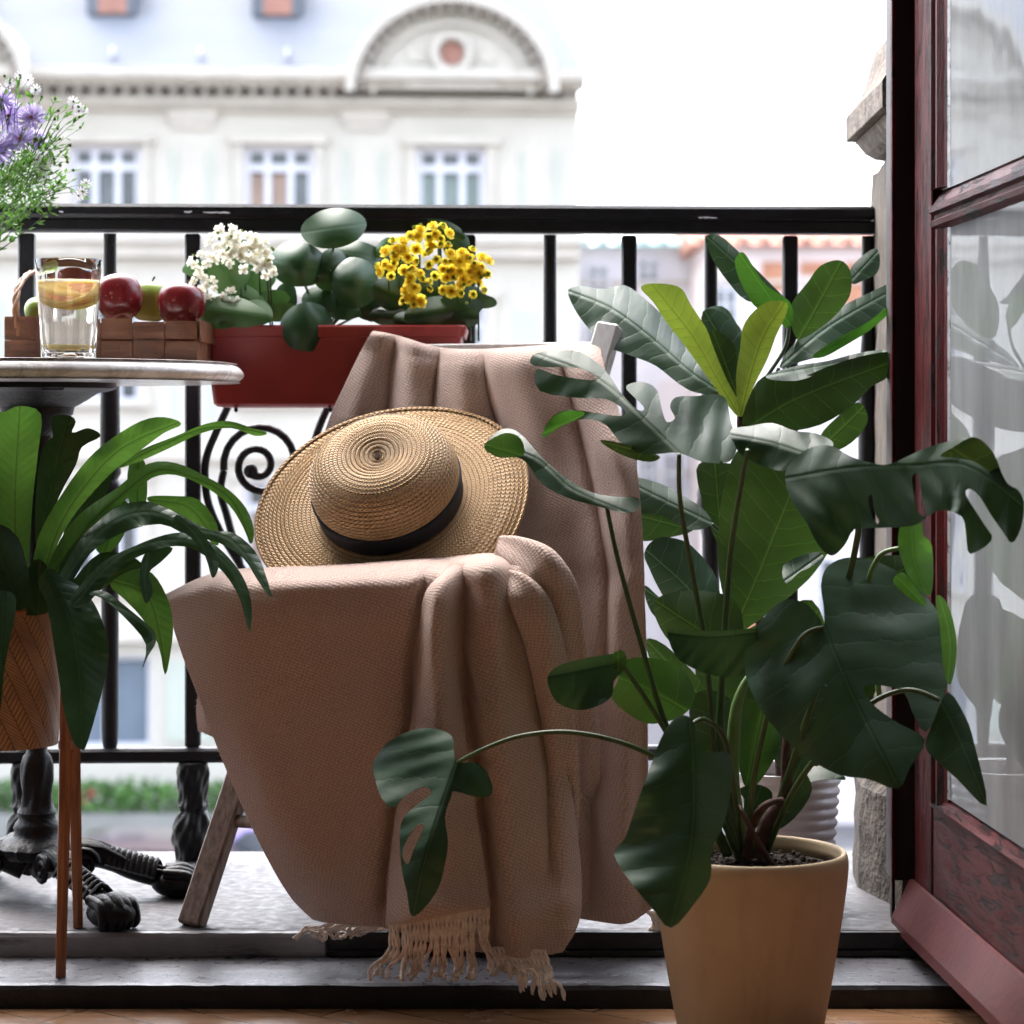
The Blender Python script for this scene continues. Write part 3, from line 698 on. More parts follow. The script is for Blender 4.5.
def car(x, y, paint, label):
    t = thing('parked_car', label, 'car', (x, y, GZ), 'cars parked in the street'); L = 4.2; W = 1.72
    side = [(-2.1, .35), (-2.1, .75), (-1.95, .9), (-1.35, .98), (-.75, 1.42), (-.4, 1.47), (.7, 1.47), (1.0, 1.40), (1.55, 1.0), (2.0, .92), (2.1, .7), (2.1, .35)]
    mb = MB()
    rows = []
    for k, (ins, ) in enumerate(((.0,), (.04,), (.96,), (1.,))):
        yy = -W/2+W*ins; sh = 0 if 0 < k < 3 else .03
        rows.append([(x+a*(1-sh*.4), y+yy, GZ+b-(sh if b > .9 else 0)) for a, b in side])
    n = len(side)
    vs = [p for r in rows for p in r]
    fs = [(i*n+j, i*n+j+1, (i+1)*n+j+1, (i+1)*n+j) for i in range(3) for j in range(n-1)]+[tuple(range(n))[::-1], tuple(3*n+j for j in range(n))]
    mb.add(vs, fs); mb.build('body', M[paint], t, smooth=True, sharp=25)
    g = MB()
    for sg in (-1, 1):
        yy = y+sg*(W/2+.004)
        g.add([(x-1.2, yy, GZ+1.0), (x-.72, yy, GZ+1.36), (x-.02, yy, GZ+1.4), (x-.02, yy, GZ+1.0)], [(0, 1, 2, 3)]); g.add([(x+.05, yy, GZ+1.0), (x+.05, yy, GZ+1.4), (x+.95, yy, GZ+1.34), (x+1.35, yy, GZ+1.0)], [(0, 1, 2, 3)])
    g.build('window', M['winglass'], t)
    for wx in (-1.3, 1.3):
        for sg in (-1, 1):
            w = MB(); w.lathe([(.12, -.1), (.3, -.1), (.33, -.06), (.33, .06), (.3, .1), (.12, .1)], (x+wx, y+sg*(W/2-.08), GZ+.33), 20, Matrix.Rotation(PI/2, 3, 'X')); w.build('wheel', M['tyre'], t)
car(-5.2, 33, 'car_dark', 'dark maroon car parked below the left part of the balcony')
car(-9.9, 33, 'car_red', 'red car parked at the far left of the street')
car(-3.05, 34.9, 'car_lilac', 'pale lilac car parked nearer the hedge behind the chair leg')
car(-.55, 33, 'car_red', 'red car parked behind the blanket covered chair')
def smoothp(p, k=5): q, _ = crv([(a, 0, b) for a, b in p], 1, k); return [(max(.001, v.x), v.z) for v in q]
# ================================================================= RAILING
RA = math.radians(2.2); RX0 = (193-512)/F*3.68
def rl(px, py, dy=0):                  # a point in the railing plane
    k = math.tan(RA); u = (px-512)/F; D = (3.68-RX0*k)/(1-u*k)
    x, y, z = P(px, py, D); return Vector((x, y+dy, z))
RR = Matrix.Rotation(RA, 3, 'Z')
rail = thing('balcony_railing', 'black wrought iron balcony railing with scrollwork and cast feet', 'railing', (0, 3.7, 0))
xL, xR = -640, 874
zt = 1.0
def rz(px, z): v = rl(px, 430); return Vector((v.x, v.y, z))
mb = MB(); mb.bar(rz(xL, .9925), rz(xR, .9925), .046, .021, bev=.005); mb.bar(rz(xL, .971), rz(xR, .971), .034, .020, bev=.003)
mb.build('handrail', M['iron'], rail, smooth=True, sharp=40)
for pa, pb_, zz in ((186, 194, .9905), (205, 232, .9895), (697, 716, .984), (62, 66, .99)):
    cm_ = MB(); pp = [rz(pa+(pb_-pa)*i/8, zz+random.uniform(-.0008, .0008))+Vector((0, -.0236 if zz > .982 else -.0178, 0)) for i in range(9)]; cm_.tube(pp, [.0004]+[random.uniform(.0006, .0013) for _ in range(7)]+[.0004], 5); cm_.build('paint_chip', M['winwhite'], rail)
MB().bar(rz(xL, .160), rz(xR, .160), .03, .022, bev=.004).build('lower_rail', M['iron'], rail, smooth=True, sharp=40)
MB().bar(rz(xL, .004), rz(xR, .004), .035, .008, bev=.001)
sq = [-139, -55, 27, 193, 468, 629, 790]
for px_ in (-600, -450, -305, -139, 27, 193, 468, 629, 790):
    w = .0235 if px_ != 27 else .025
    a = rz(px_, .172); b = rz(px_, .9585)
    MB().bar(a, b, w, w*.8, up=(0, 1, 0), bev=.003).build('post', M['iron'], rail, smooth=True, sharp=40)
    ft = MB()
    prof = [(.024, .0), (.026, .012), (.031, .03), (.030, .055), (.023, .07), (.0195, .075), (.0225, .082), (.0205, .09), (.022, .11), (.0245, .13), (.0225, .147), (.0185, .150)]
    ft.lathe([(r_, z_) for r_, z_ in smoothp(prof, 4)], rz(px_, 0), 60, rfun=lambda a, z: 1+.07*math.sin(a*6+z*70)*(1 if z < .14 else 0)+.04*math.sin(a*12-z*160)*(1 if z < .14 else 0))
    ft.build('cast_foot', M['castiron'], rail, smooth=True, sharp=50)
for px_ in (-525, -378, -222, -55, 110, 550, 711, 868):
    sp = MB()
    prof = [(.0105, .172), (.012, .18), (.013, .2), (.0135, .35), (.0135, .49), (.016, .505), (.0115, .512), (.017, .525), (.021, .54), (.0215, .56), (.018, .575), (.0115, .583), (.016, .592), (.0155, .605), (.0155, .66), (.0145, .75), (.0105, .80), (.0100, .9585)]
    sp.lathe(prof, rz(px_, 0), 16, rfun=lambda a, z: 1+(.08*math.sin(a*6+z*120) if .5 < z < .6 else 0))
    sp.build('spindle', M['iron'], rail, smooth=True, sharp=50)
def scroll(mirror=False):
    f = (lambda x: 661-x) if mirror else (lambda x: x)
    r = .0062
    pts = [(228, 406), (217, 430), (207, 455), (205, 478), (209, 505), (222, 535), (236, 558), (243, 570)]
    m_ = MB(); m_.tube([rl(f(x), y) for x, y in pts], r, 8, smooth=6)
    cx, cy = 262, 464; sp = []
    for i in range(46):
        t = i/45; a = math.radians(190-t*700+0); R = 6+ (1-t)**1.1*36
        sp.append((cx-6+(1-t)*9+R*math.cos(a), cy+4-(1-t)*5-R*math.sin(a)))
    m_.tube([rl(f(x), y) for x, y in sp], [r]*40+[r*1.05, r*1.1, r*1.2, r*1.3, r*1.45, r*1.6], 8)
    m_.tube([rl(f(x), y) for x, y in [(sp[0][0], sp[0][1]), (sp[0][0]-3, sp[0][1]+22), (sp[0][0]+4, sp[0][1]+48), (243, 575)]], r, 8, smooth=5)
    m_.ball(rl(f(sp[-1][0]), sp[-1][1]), .0115, sc3=(1, .7, 1))
    pts = [(331, 400), (318, 430), (309, 465), (309, 500), (318, 540), (331, 575), (331, 700), (331, 750)]
    m_.tube([rl(f(x), y) for x, y in pts], r, 8, smooth=6)
    m_.tube([rl(f(x), y) for x, y in [(243, 572), (262, 610), (285, 650), (300, 700), (290, 735), (262, 744), (240, 728), (236, 700), (250, 686), (264, 694)]], r, 8, smooth=6)
    
    
    m_.build('scroll', M['iron'], rail, smooth=True)
scroll(); scroll(True)
# ================================================================= STONE PIER
pier = thing('stone_pilaster', 'weathered stone pilaster with moulded cap beside the door frame', 'pilaster', (.6, 3.5, 0))
pz = lambda y, D=3.7: CZ-(y-HZ)/F*D
mb = MB()
n = 26; rows = []
zs = np.linspace(0, pz(172), n)
for z in zs:
    j = rng.normal(0, .0016, 8)
    rows.append([(.640, 3.80, z), (.563+j[0], 3.76, z), (.5625+j[1], 3.74+j[2]*.3, z), (.560+j[3], 3.70+j[4], z), (.553+j[5]*1.2, 3.60, z), (.553+j[6], 3.50, z), (.553+j[7], 3.42, z), (.640, 3.42, z)])
mb.grid(rows); mb.add([rows[-1][i] for i in range(8)], [tuple(range(8))])
mb.build('shaft', M['stone2'], pier)
def capring(z, o): o = o*.58; return [(.75, 3.76+o, z), (.562-o, 3.735+o, z), (.560-o, 3.66, z), (.556-o, 3.36, z), (.75, 3.36, z)]
prof = [(172, .0), (168, -.012), (160, -.012), (158, .008), (152, .03), (146, .042), (141, .05), (139, .056), (136, .052), (137, .075), (136.5, .078), (113, .078), (110, .074), (98, .050), (88, .038), (75, .027), (60, .018), (50, .01), (44, -.03), (40, -.1)]
mb = MB(); mb.grid([capring(pz(y), o-.013) for y, o in prof]); r_ = capring(pz(40), -.113); mb.add(r_, [tuple(range(5))])
mb.build('capital', M['stone'], pier)
mb = MB()
def basering(z, o): return [(.70, 3.56, z), (.505+o, 3.56, z), (.4975+o, 3.455, z), (.512+o, 3.385+o*.5, z), (.535+o, 3.30+o, z), (.70, 3.28+o, z)]
rows = []
for z, o in [(0, 0), (.03, .001), (.06, .002), (.09, .001), (.12, .003), (.145, .004), (.158, .012), (.166, .026), (.169, .05)]:
    r = basering(z, o); rows.append([(a+rng.normal(0, .0012), b+rng.normal(0, .0015), c) for a, b, c in r])
mb.grid(rows); mb.add(rows[-1], [tuple(range(6))]); mb.build('plinth', M['stone3'], pier)
# ================================================================= DOOR
fr = thing('door_frame', 'shaded maroon upright door jamb between stone pilaster and open door leaf', 'door frame', (.53, 3.24, 0))
zb = CZ-(881-HZ)/F*3.24
mb = MB(); x0 = (890.5-512)/F*3.24; x1 = (915-512)/F*3.24
mb.box(((x0+x1)/2+.004, 3.275, (2.8+zb)/2), (x1-x0-.001, .06, 2.8-zb)); mb.box(((x1+.66)/2+.004, 3.29, 1.4), (.66-x1-.002, .05, 2.8)); mb.build('jamb', M['door_dark'], fr)
mb = MB(); mb.box((x0+.0022, 3.236, (2.45+zb)/2+.004), (.0046, .016, 2.78-zb), bev=.001); mb.build('bead', M['door_v'], fr)  # lit edge of the jamb as its own maroon strip
mb = MB(); mb.box((-.34, 3.29, 2.77), (1.9, .06, .06)); mb.build('head', M['door_dark'], fr)
LX, LY = .5375, 3.205; la = math.atan(-.05)
leaf_dir = Vector((.05, -1, 0)).normalized(); leaf_n = Vector((-1, -.05, 0)).normalized()
def dl(t, o, z): v = Vector((LX, LY, 0))+leaf_dir*t+leaf_n*o; return Vector((v.x, v.y, z))
door = thing('glazed_door', 'open maroon painted balcony door leaf with cracked paint and glass panes', 'door', (LX, LY, 0))
RL = Matrix((-leaf_dir, -leaf_n, Vector((0, 0, 1)))).transposed()
RL = Matrix(((-leaf_dir.x, -leaf_n.x, 0), (-leaf_dir.y, -leaf_n.y, 0), (0, 0, 1)))
def dbox(mb, t0, t1, o0, o1, z0, z1, bev=0):
    mb.box((dl((t0+t1)/2, (o0+o1)/2, 0)+Vector((0, 0, (z0+z1)/2))), (abs(t1-t0), abs(o1-o0), z1-z0), RL, bev=bev)
W_ = .80
def prof_h(mb, t0, t1, zc, prof):      # horizontal moulding: profile (o,z)
    n = len(prof); vs = [dl(t0, o, zc+z) for o, z in prof]+[dl(t1, o, zc+z) for o, z in prof]
    mb.add(vs, [(i, i+1, n+i+1, n+i) for i in range(n-1)]+[tuple(range(n)), tuple(range(2*n-1, n-1, -1))])
def prof_v(mb, z0, z1, tc, prof):      # upright moulding: profile (t,o)
    n = len(prof); vs = [dl(tc+t, o, z0) for t, o in prof]+[dl(tc+t, o, z1) for t, o in prof]
    mb.add(vs, [(i, i+1, n+i+1, n+i) for i in range(n-1)]+[tuple(range(n)), tuple(range(2*n-1, n-1, -1))])
mb = MB(); dbox(mb, 0, .1, -.045, 0, .042, 2.74, .002); dbox(mb, W_-.1, W_, -.045, 0, .042, 2.74, .002); mb.build('stile', M['door_v'], door)
mb = MB()
for (a, b, s_) in ((.178, .915, 1), (.968, 2.66, 1)):
    prof_v(mb, a, b, .1, [(0, -.04), (0, -.004), (.007, .0035), (.014, .0035), (.018, -.002), (.024, -.002), (.028, .001), (.036, .001), (.046, -.006), (.058, -.007), (.062, -.009), (.062, -.04)])
    prof_v(mb, a, b, W_-.1, [(0, -.04), (0, -.004), (-.005, .0035), (-.014, -.003), (-.034, -.010), (-.044, -.012), (-.044, -.04)])
mb.build('glazing_bead', M['door_v'], door)
mb = MB(); prof_h(mb, .101, W_-.101, .94, [(-.04, -.03), (-.012, -.028), (.001, -.020), (.003, -.014), (-.003, -.010), (-.003, -.005), (.004, -.002), (.004, .006), (-.002, .009), (-.010, .022), (-.016, .028), (-.04, .03)])
mb.build('glazing_bar', M['door_h'], door)
mb = MB()
dbox(mb, .101, W_-.101, -.045, -.002, .045, .172, .002)
prof_h(mb, .101, W_-.101, .172, [(-.04, 0), (.002, 0.0), (.003, .004), (-.004, .008), (-.006, .012), (-.016, .016), (-.02, .022), (-.04, .024)])
mb.build('bottom_rail', M['door_h'], door)
mb = MB(); dbox(mb, .101, W_-.101, -.045, -.002, 2.66, 2.74); mb.build('top_rail', M['door_h'], door)
mb = MB(); prof_h(mb, -.004, W_, .0, [(.001, .058), (.006, .057), (.012, .045), (.030, .008), (.031, -.006), (.026, -.008), (.001, -.004)]); mb.build('weatherboard', M['door_drip'], door)
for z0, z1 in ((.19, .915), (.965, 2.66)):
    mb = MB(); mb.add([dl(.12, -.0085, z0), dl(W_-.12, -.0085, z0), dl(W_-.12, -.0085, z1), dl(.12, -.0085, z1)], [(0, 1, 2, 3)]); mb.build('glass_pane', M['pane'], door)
    mb = MB()
    prof_v(mb, z0, z1, .1625, [(0, -.0083), (.009, -.0083), (.002, -.0065), (0, -.0065)]); mb.build('putty', M['sillface'], door)
# sheer curtain hanging behind the leaf
mb = MB(); rows = []
xs_ = np.linspace(.66, 1.6, 160)
for z in np.linspace(.02, 2.35, 14): rows.append([(x, 3.06+.022*math.sin(x*75+.8*math.sin(x*23)), z) for x in xs_])
mb.grid(rows); t = NT('sheer_curtain_cloth'); b = t.bsdf((.5, .54, .58), .9); tr = t.new('BsdfTranslucent'); tr.inputs[0].default_value = (.6, .66, .7, 1); mx = t.new('MixShader'); mx.inputs[0].default_value = .4
t.link(b.outputs[0], mx.inputs[1]); t.link(tr.outputs[0], mx.inputs[2]); cm = t.done(mx)
tag(mb.build('sheer_curtain', cm, smooth=True, origin=(1.1, 3.06, 0)), 'pale blue grey sheer curtain seen dimly through the door glass', 'curtain')
# ================================================================= CHAIR
ch = thing('folding_chair', 'wooden folding chair with slanted weathered legs under the beige blanket', 'chair', (-.15, 3.25, 0))
LB = Vector(P(191, 918, 3.185)); LB.z = .0; LT = Vector(P(384, 338, 3.50))
RT = Vector(P(610, 325, 3.375)); off = Vector((RT.x-LT.x, RT.y-LT.y, 0))
RB = LB+Vector((off.x, -.012, 0)); LF = off.normalized(); fdir = Vector((LF.y, -LF.x, 0))        # towards the front
if fdir.y > 0: fdir = -fdir
def slat(mb, a, b, w, h, up): mb.bar(a, b, w, h, up=up, bev=.003)
for k, (a, b, m) in enumerate(((LB, LT, 'chairwood'), (RB, RT, 'chairgrey'))):
    MB().bar(a, b, .024, .034, up=LF, bev=.003).build('leg', M[m], ch, smooth=True, sharp=30)
back0 = LB+Vector((0, 0, 0))-fdir*.40
ct = lambda t, q=0: LB.lerp(LT, t)+off*q
seatz = .445
s0 = LB.lerp(LT, seatz/LT.z)
for q in (.08, .92):
    a = LB+off*q-fdir*.36; a.z = 0; b = s0+off*q+fdir*.17; b.z = seatz-.02
    MB().bar(a, b, .022, .03, up=LF, bev=.003).build('rear_leg', M['chairwood'], ch, smooth=True, sharp=30)
for t_ in (.115, .19):
    pass
a = LB.lerp(LT, (CZ-(825-HZ)/F*3.2)/LT.z)+LF*.01; MB().tube([a, a+off-LF*.02], .0085, 12).build('rung', M['chairwood'], ch, smooth=True)
for i in range(7):
    p = s0+fdir*(.10-.045*i); p.z = seatz
    MB().bar(p+LF*.0, p+off, .042, .012, up=(0, 0, 1), bev=.002).build('seat_slat', M['chairwood'], ch, smooth=True, sharp=30)
for t_ in (.80, .90, .965):
    p = ct(t_)-fdir*.004+LF*.016; MB().bar(p, p+off-LF*.032, .010, .035, up=(0, 0, 1), bev=.002).build('back_slat', M['chairgrey'], ch, smooth=True, sharp=30)
# ================================================================= BLANKET
blk = thing('wool_blanket', 'beige knitted wool blanket with tasselled fringe draped over the folding chair', 'blanket', (-.1, 3.1, 0))
def cr1(p, t):                           # catmull through rows of array p (n,k) at t in [0,n-1]
    n = len(p); i = np.clip(np.floor(t).astype(int), 0, n-2); f = (t-i)[:, None]
    sh = (slice(None),)+(None,)*(p.ndim-2)
    f = f.reshape((-1,)+(1,)*(p.ndim-1))
    a, b, c, d = p[np.maximum(i-1, 0)], p[i], p[i+1], p[np.minimum(i+2, n-1)]
    return .5*((2*b)+(c-a)*f+(2*a-5*b+4*c-d)*f*f+(3*b-a-3*c+d)*f**3)
def sheet(name, rows, nu=120, nv=120, ridges=(), uvo=(0, 0), noise=.0016, th=.0028):
    A = np.array(rows, float)             # (R,C,3)
    A = cr1(A, np.linspace(0, A.shape[0]-1, nv)); A = np.swapaxes(A, 0, 1)
    A = cr1(A, np.linspace(0, A.shape[0]-1, nu)); A = np.swapaxes(A, 0, 1)   # nv,nu,3
    X, Y, D = A[..., 0].copy(), A[..., 1].copy(), A[..., 2].copy()
    for pl, wd, amp, *rest in ridges:
        m, _ = crv([(x, y, 0) for x, y in pl], 1, 6); m = [(p.x, p.y) for p in m]
        S, d = along(X, Y, m); L = sum(math.dist(m[i], m[i+1]) for i in range(len(m)-1))
        fade = np.clip(S/25+1, 0, 1)*np.clip((L-S)/25+1, 0, 1) if not rest or rest[0] != 'grow' else np.clip(S/L, 0, 1)*np.clip((L-S)/25+1, 0, 1)
        asym = rest[1] if len(rest) > 1 else 1.
        wdd = np.where(d > 0, wd*asym, wd)
        D = D-amp*np.exp(-(d/wdd)**2)*fade
    D = D+noise*.9*np.sin(X/11+2*np.sin(Y/41))*np.sin(Y/53+X/70)+noise*1.5*np.sin((X*.6+Y)/31+np.sin(X/53)*2)*np.cos((X-Y*.4)/47)+noise*np.sin(X/37+Y/61)*np.cos(Y/43-X/90)*1.2+noise*np.sin(X/17+1.3*np.sin(Y/29))*.5+noise*.35*np.sin(Y/13+X/19)
    pts = np.stack([(X-512)/F*D, D, CZ-(Y-HZ)/F*D], -1)
    # arc-length uv
    du = np.linalg.norm(np.diff(pts, axis=1), axis=2); dv = np.linalg.norm(np.diff(pts, axis=0), axis=2)
    U = np.concatenate([np.zeros((nv, 1)), np.cumsum(du, 1)], 1); U = U-U[:, nu//2:nu//2+1]; V = np.concatenate([np.zeros((1, nu)), np.cumsum(dv, 0)], 0)
    V = np.repeat(V[:, nu//2:nu//2+1], nu, 1)
    mb = MB(); mb.grid([[tuple(q) for q in r] for r in pts], [(float(a)+uvo[0], float(b)+uvo[1]) for a, b in zip(U.ravel(), V.ravel())])
    o = mb.build(name, M['wool'], blk, smooth=True)
    md = o.modifiers.new('thick', 'SOLIDIFY'); md.thickness = th; md.offset = -1
    fuzz(pts)
    return o
FZ = MB()
def fuzz(pts):
    nv, nu = pts.shape[:2]
    c = pts[1:-1, 1:-1]; nn = np.cross(pts[1:-1, 2:]-pts[1:-1, :-2], pts[2:, 1:-1]-pts[:-2, 1:-1]); nn /= np.linalg.norm(nn, axis=2, keepdims=True)+1e-9
    nn *= -np.sign(nn[..., 1:2])*1.0
    k = 5200
    I = rng.integers(0, nv-2, k); J = rng.integers(0, nu-2, k)
    # more along borders
    e = rng.integers(0, 4, k//2); I[:k//2] = np.where(e == 0, 0, np.where(e == 1, nv-3, I[:k//2])); J[:k//2] = np.where(e == 2, 0, np.where(e == 3, nu-3, J[:k//2]))
    for i, j in zip(I, J):
        p = c[i, j]+rng.normal(0, .001, 3); d = nn[i, j]*.7+rng.normal(0, .6, 3); d /= np.linalg.norm(d); L = rng.uniform(.002, .0055)
        s_ = np.cross(d, (0.3, -1, .2)); s_ = s_/np.linalg.norm(s_)*.00018; q = p+d*L+rng.normal(0, .0008, 3)
        FZ.add([p-s_, p+s_, q], [(0, 1, 2)])
R = []
# back part over the backrest (top -> seat)
R = [
 [(374, 341, 3.60), (400, 349, 3.57), (440, 356, 3.53), (480, 356, 3.47), (520, 353, 3.42), (560, 350, 3.37), (588, 351, 3.33), (603, 357, 3.31)],
 [(373, 333, 3.465), (396, 337, 3.45), (438, 349, 3.425), (480, 351, 3.38), (520, 349, 3.35), (560, 346, 3.325), (588, 346, 3.315), (600, 351, 3.31)],
 [(362, 352, 3.47), (392, 356, 3.44), (436, 362, 3.40), (480, 363, 3.35), (522, 361, 3.31), (564, 360, 3.28), (590, 362, 3.27), (604, 371, 3.27)],
 [(346, 385, 3.465), (384, 390, 3.435), (434, 392, 3.395), (482, 392, 3.345), (526, 392, 3.30), (568, 394, 3.255), (598, 398, 3.24), (617, 410, 3.24)],
 [(330, 420, 3.46), (374, 428, 3.43), (430, 430, 3.39), (486, 432, 3.34), (530, 434, 3.295), (574, 436, 3.245), (608, 442, 3.20), (634, 456, 3.19)],
 [(318, 460, 3.45), (368, 470, 3.42), (430, 474, 3.38), (490, 476, 3.33), (536, 480, 3.285), (580, 484, 3.235), (614, 492, 3.19), (640, 510, 3.175)],
 [(314, 510, 3.44), (368, 520, 3.41), (432, 524, 3.37), (496, 526, 3.32), (544, 530, 3.27), (586, 540, 3.215), (618, 556, 3.175), (644, 580, 3.16)],
 [(312, 575, 3.42), (370, 590, 3.39), (436, 596, 3.35), (506, 600, 3.30), (556, 610, 3.235), (594, 630, 3.19), (622, 650, 3.165), (647, 660, 3.155)],
 [(320, 640, 3.42), (380, 660, 3.39), (450, 680, 3.34), (520, 700, 3.26), (566, 710, 3.20), (598, 730, 3.175), (624, 745, 3.16), (648, 740, 3.155)],
 [(340, 740, 3.42), (400, 750, 3.36), (460, 770, 3.30), (530, 800, 3.22), (570, 810, 3.185), (600, 820, 3.17), (626, 828, 3.16), (649, 815, 3.155)],
 [(360, 840, 3.38), (420, 850, 3.32), (480, 860, 3.26), (536, 868, 3.20), (572, 872, 3.18), (602, 878, 3.17), (628, 880, 3.16), (651, 870, 3.155)],
 [(380, 900, 3.30), (440, 905, 3.26), (490, 910, 3.21), (540, 915, 3.185), (574, 918, 3.175), (604, 922, 3.168), (630, 922, 3.162), (653, 908, 3.16)],
]
sheet('back_drape', R, 150, 190, ridges=[
  ([(398, 335), (392, 370), (389, 410), (388, 450)], 8, -.020), ([(377, 333), (365, 370), (350, 420)], 14, .014), ([(413, 342), (412, 380), (410, 430)], 13, .016),
  ([(441, 350), (436, 380), (432, 420), (430, 450)], 5, -.018), ([(462, 350), (462, 390), (466, 440), (470, 470)], 13, .014),
  ([(484, 350), (487, 385), (498, 425), (512, 455)], 6, -.020), ([(520, 350), (528, 400), (540, 450), (548, 500), (550, 560)], 24, .022),
  ([(566, 380), (585, 450), (600, 520), (608, 580), (606, 660)], 6, -.018), ([(590, 370), (612, 440), (628, 500), (634, 580)], 12, .014),
  ([(560, 600), (578, 700), (592, 800), (590, 900)], 9, -.020), ([(615, 600), (622, 700), (624, 800), (622, 900)], 14, .014), ([(640, 640), (642, 760), (640, 900)], 8, -.008)], uvo=(2, 0))
# seat and front part
R = [
 [(250, 574, 3.42), (262, 570, 3.40), (300, 569, 3.38), (345, 571, 3.36), (385, 568, 3.34), (415, 566, 3.30), (450, 560, 3.28), (486, 556, 3.26), (515, 556, 3.24)],
 [(173, 594, 3.18), (214, 575, 3.16), (265, 570, 3.16), (315, 568, 3.14), (365, 565, 3.12), (405, 562, 3.11), (445, 560, 3.10), (486, 556, 3.09), (516, 558, 3.10)],
 [(166, 600, 3.135), (210, 585, 3.08), (262, 582, 3.055), (312, 581, 3.04), (362, 579, 3.025), (408, 577, 3.015), (450, 572, 3.005), (492, 566, 3.00), (524, 568, 3.02)],
 [(172, 618, 3.13), (215, 606, 3.065), (263, 602, 3.04), (313, 602, 3.025), (363, 602, 3.01), (410, 602, 3.00), (455, 600, 2.995), (498, 594, 2.99), (532, 596, 3.02)],
 [(184, 655, 3.125), (226, 648, 3.07), (270, 646, 3.045), (318, 646, 3.03), (366, 648, 3.015), (413, 650, 3.01), (462, 650, 3.00), (508, 646, 3.00), (545, 645, 3.04)],
 [(203, 705, 3.12), (240, 702, 3.08), (280, 702, 3.05), (324, 704, 3.035), (368, 706, 3.02), (416, 710, 3.015), (468, 712, 3.01), (516, 712, 3.01), (558, 708, 3.06)],
 [(224, 760, 3.12), (256, 758, 3.08), (292, 760, 3.06), (330, 762, 3.04), (370, 765, 3.03), (418, 770, 3.02), (474, 774, 3.01), (524, 775, 3.01), (567, 770, 3.07)],
 [(248, 815, 3.12), (275, 814, 3.085), (305, 815, 3.065), (338, 818, 3.045), (372, 822, 3.035), (420, 828, 3.02), (480, 834, 3.01), (532, 836, 3.01), (575, 832, 3.07)],
 [(270, 860, 3.12), (292, 860, 3.09), (316, 862, 3.065), (344, 864, 3.05), (376, 868, 3.035), (424, 876, 3.02), (486, 886, 3.00), (538, 890, 3.01), (580, 882, 3.07)],
 [(292, 896, 3.12), (310, 898, 3.09), (330, 900, 3.07), (353, 902, 3.05), (382, 906, 3.035), (430, 920, 3.02), (492, 930, 3.00), (538, 934, 3.00), (577, 922, 3.05)],
 [(314, 918, 3.12), (326, 921, 3.09), (342, 923, 3.07), (362, 925, 3.05), (388, 928, 3.035), (436, 944, 3.02), (494, 953, 3.00), (530, 957, 2.995), (562, 952, 3.02)],
]
sheet('front_drape', R, 190, 170, ridges=[
  ([(300, 568), (345, 573), (395, 564), (415, 566)], 14, .004),
  ([(440, 560), (464, 590), (464, 660), (474, 740), (488, 840), (498, 950)], 8, -.022), ([(424, 590), (414, 660), (410, 720), (396, 800), (384, 900)], 7, -.016),
  ([(486, 560), (492, 620), (498, 700), (505, 800), (512, 900), (515, 955)], 15, .018),
  ([(506, 556), (520, 610), (534, 680), (545, 760), (548, 860)], 6, -.014), ([(525, 560), (545, 640), (560, 720), (566, 820), (568, 930)], 12, .016),
  ([(470, 640), (486, 760), (496, 900)], 10, .006), ([(250, 600), (255, 720), (290, 860)], 40, .006), ([(380, 620), (370, 760), (372, 900)], 30, .005), ([(430, 950), (500, 925), (570, 900)], 14, .010)], uvo=(0, 1))
# hanging tail in front
R = [[(446, 572, 3.02), (455, 566, 3.015), (466, 566, 3.015), (474, 574, 3.03)],
     [(428, 592, 2.99), (440, 586, 2.975), (450, 586, 2.975), (459, 594, 2.99)],
     [(422, 620, 2.995), (434, 618, 2.965), (446, 618, 2.965), (456, 622, 2.99)],
     [(420, 665, 3.0), (433, 664, 2.965), (446, 664, 2.965), (457, 668, 2.99)],
     [(415, 710, 3.0), (430, 712, 2.963), (446, 712, 2.96), (461, 714, 2.99)],
     [(406, 765, 3.0), (425, 768, 2.96), (446, 768, 2.957), (468, 770, 2.99)],
     [(397, 820, 3.0), (420, 826, 2.96), (448, 828, 2.955), (477, 826, 2.99)],
     [(391, 870, 3.0), (416, 878, 2.955), (450, 880, 2.955), (485, 876, 2.99)],
     [(388, 915, 2.99), (414, 912, 2.94), (452, 906, 2.94), (488, 901, 2.98)],
     [(388, 925, 2.995), (414, 921, 2.95), (452, 912, 2.95), (489, 905, 2.985)]]
sheet('tail', R, 60, 130, ridges=[([(436, 585), (424, 680), (410, 780), (404, 900)], 7, .006), ([(450, 640), (458, 760), (468, 900)], 6, -.006), ([(440, 600), (440, 760), (438, 900)], 9, .004)], uvo=(1, 3), noise=.0007)
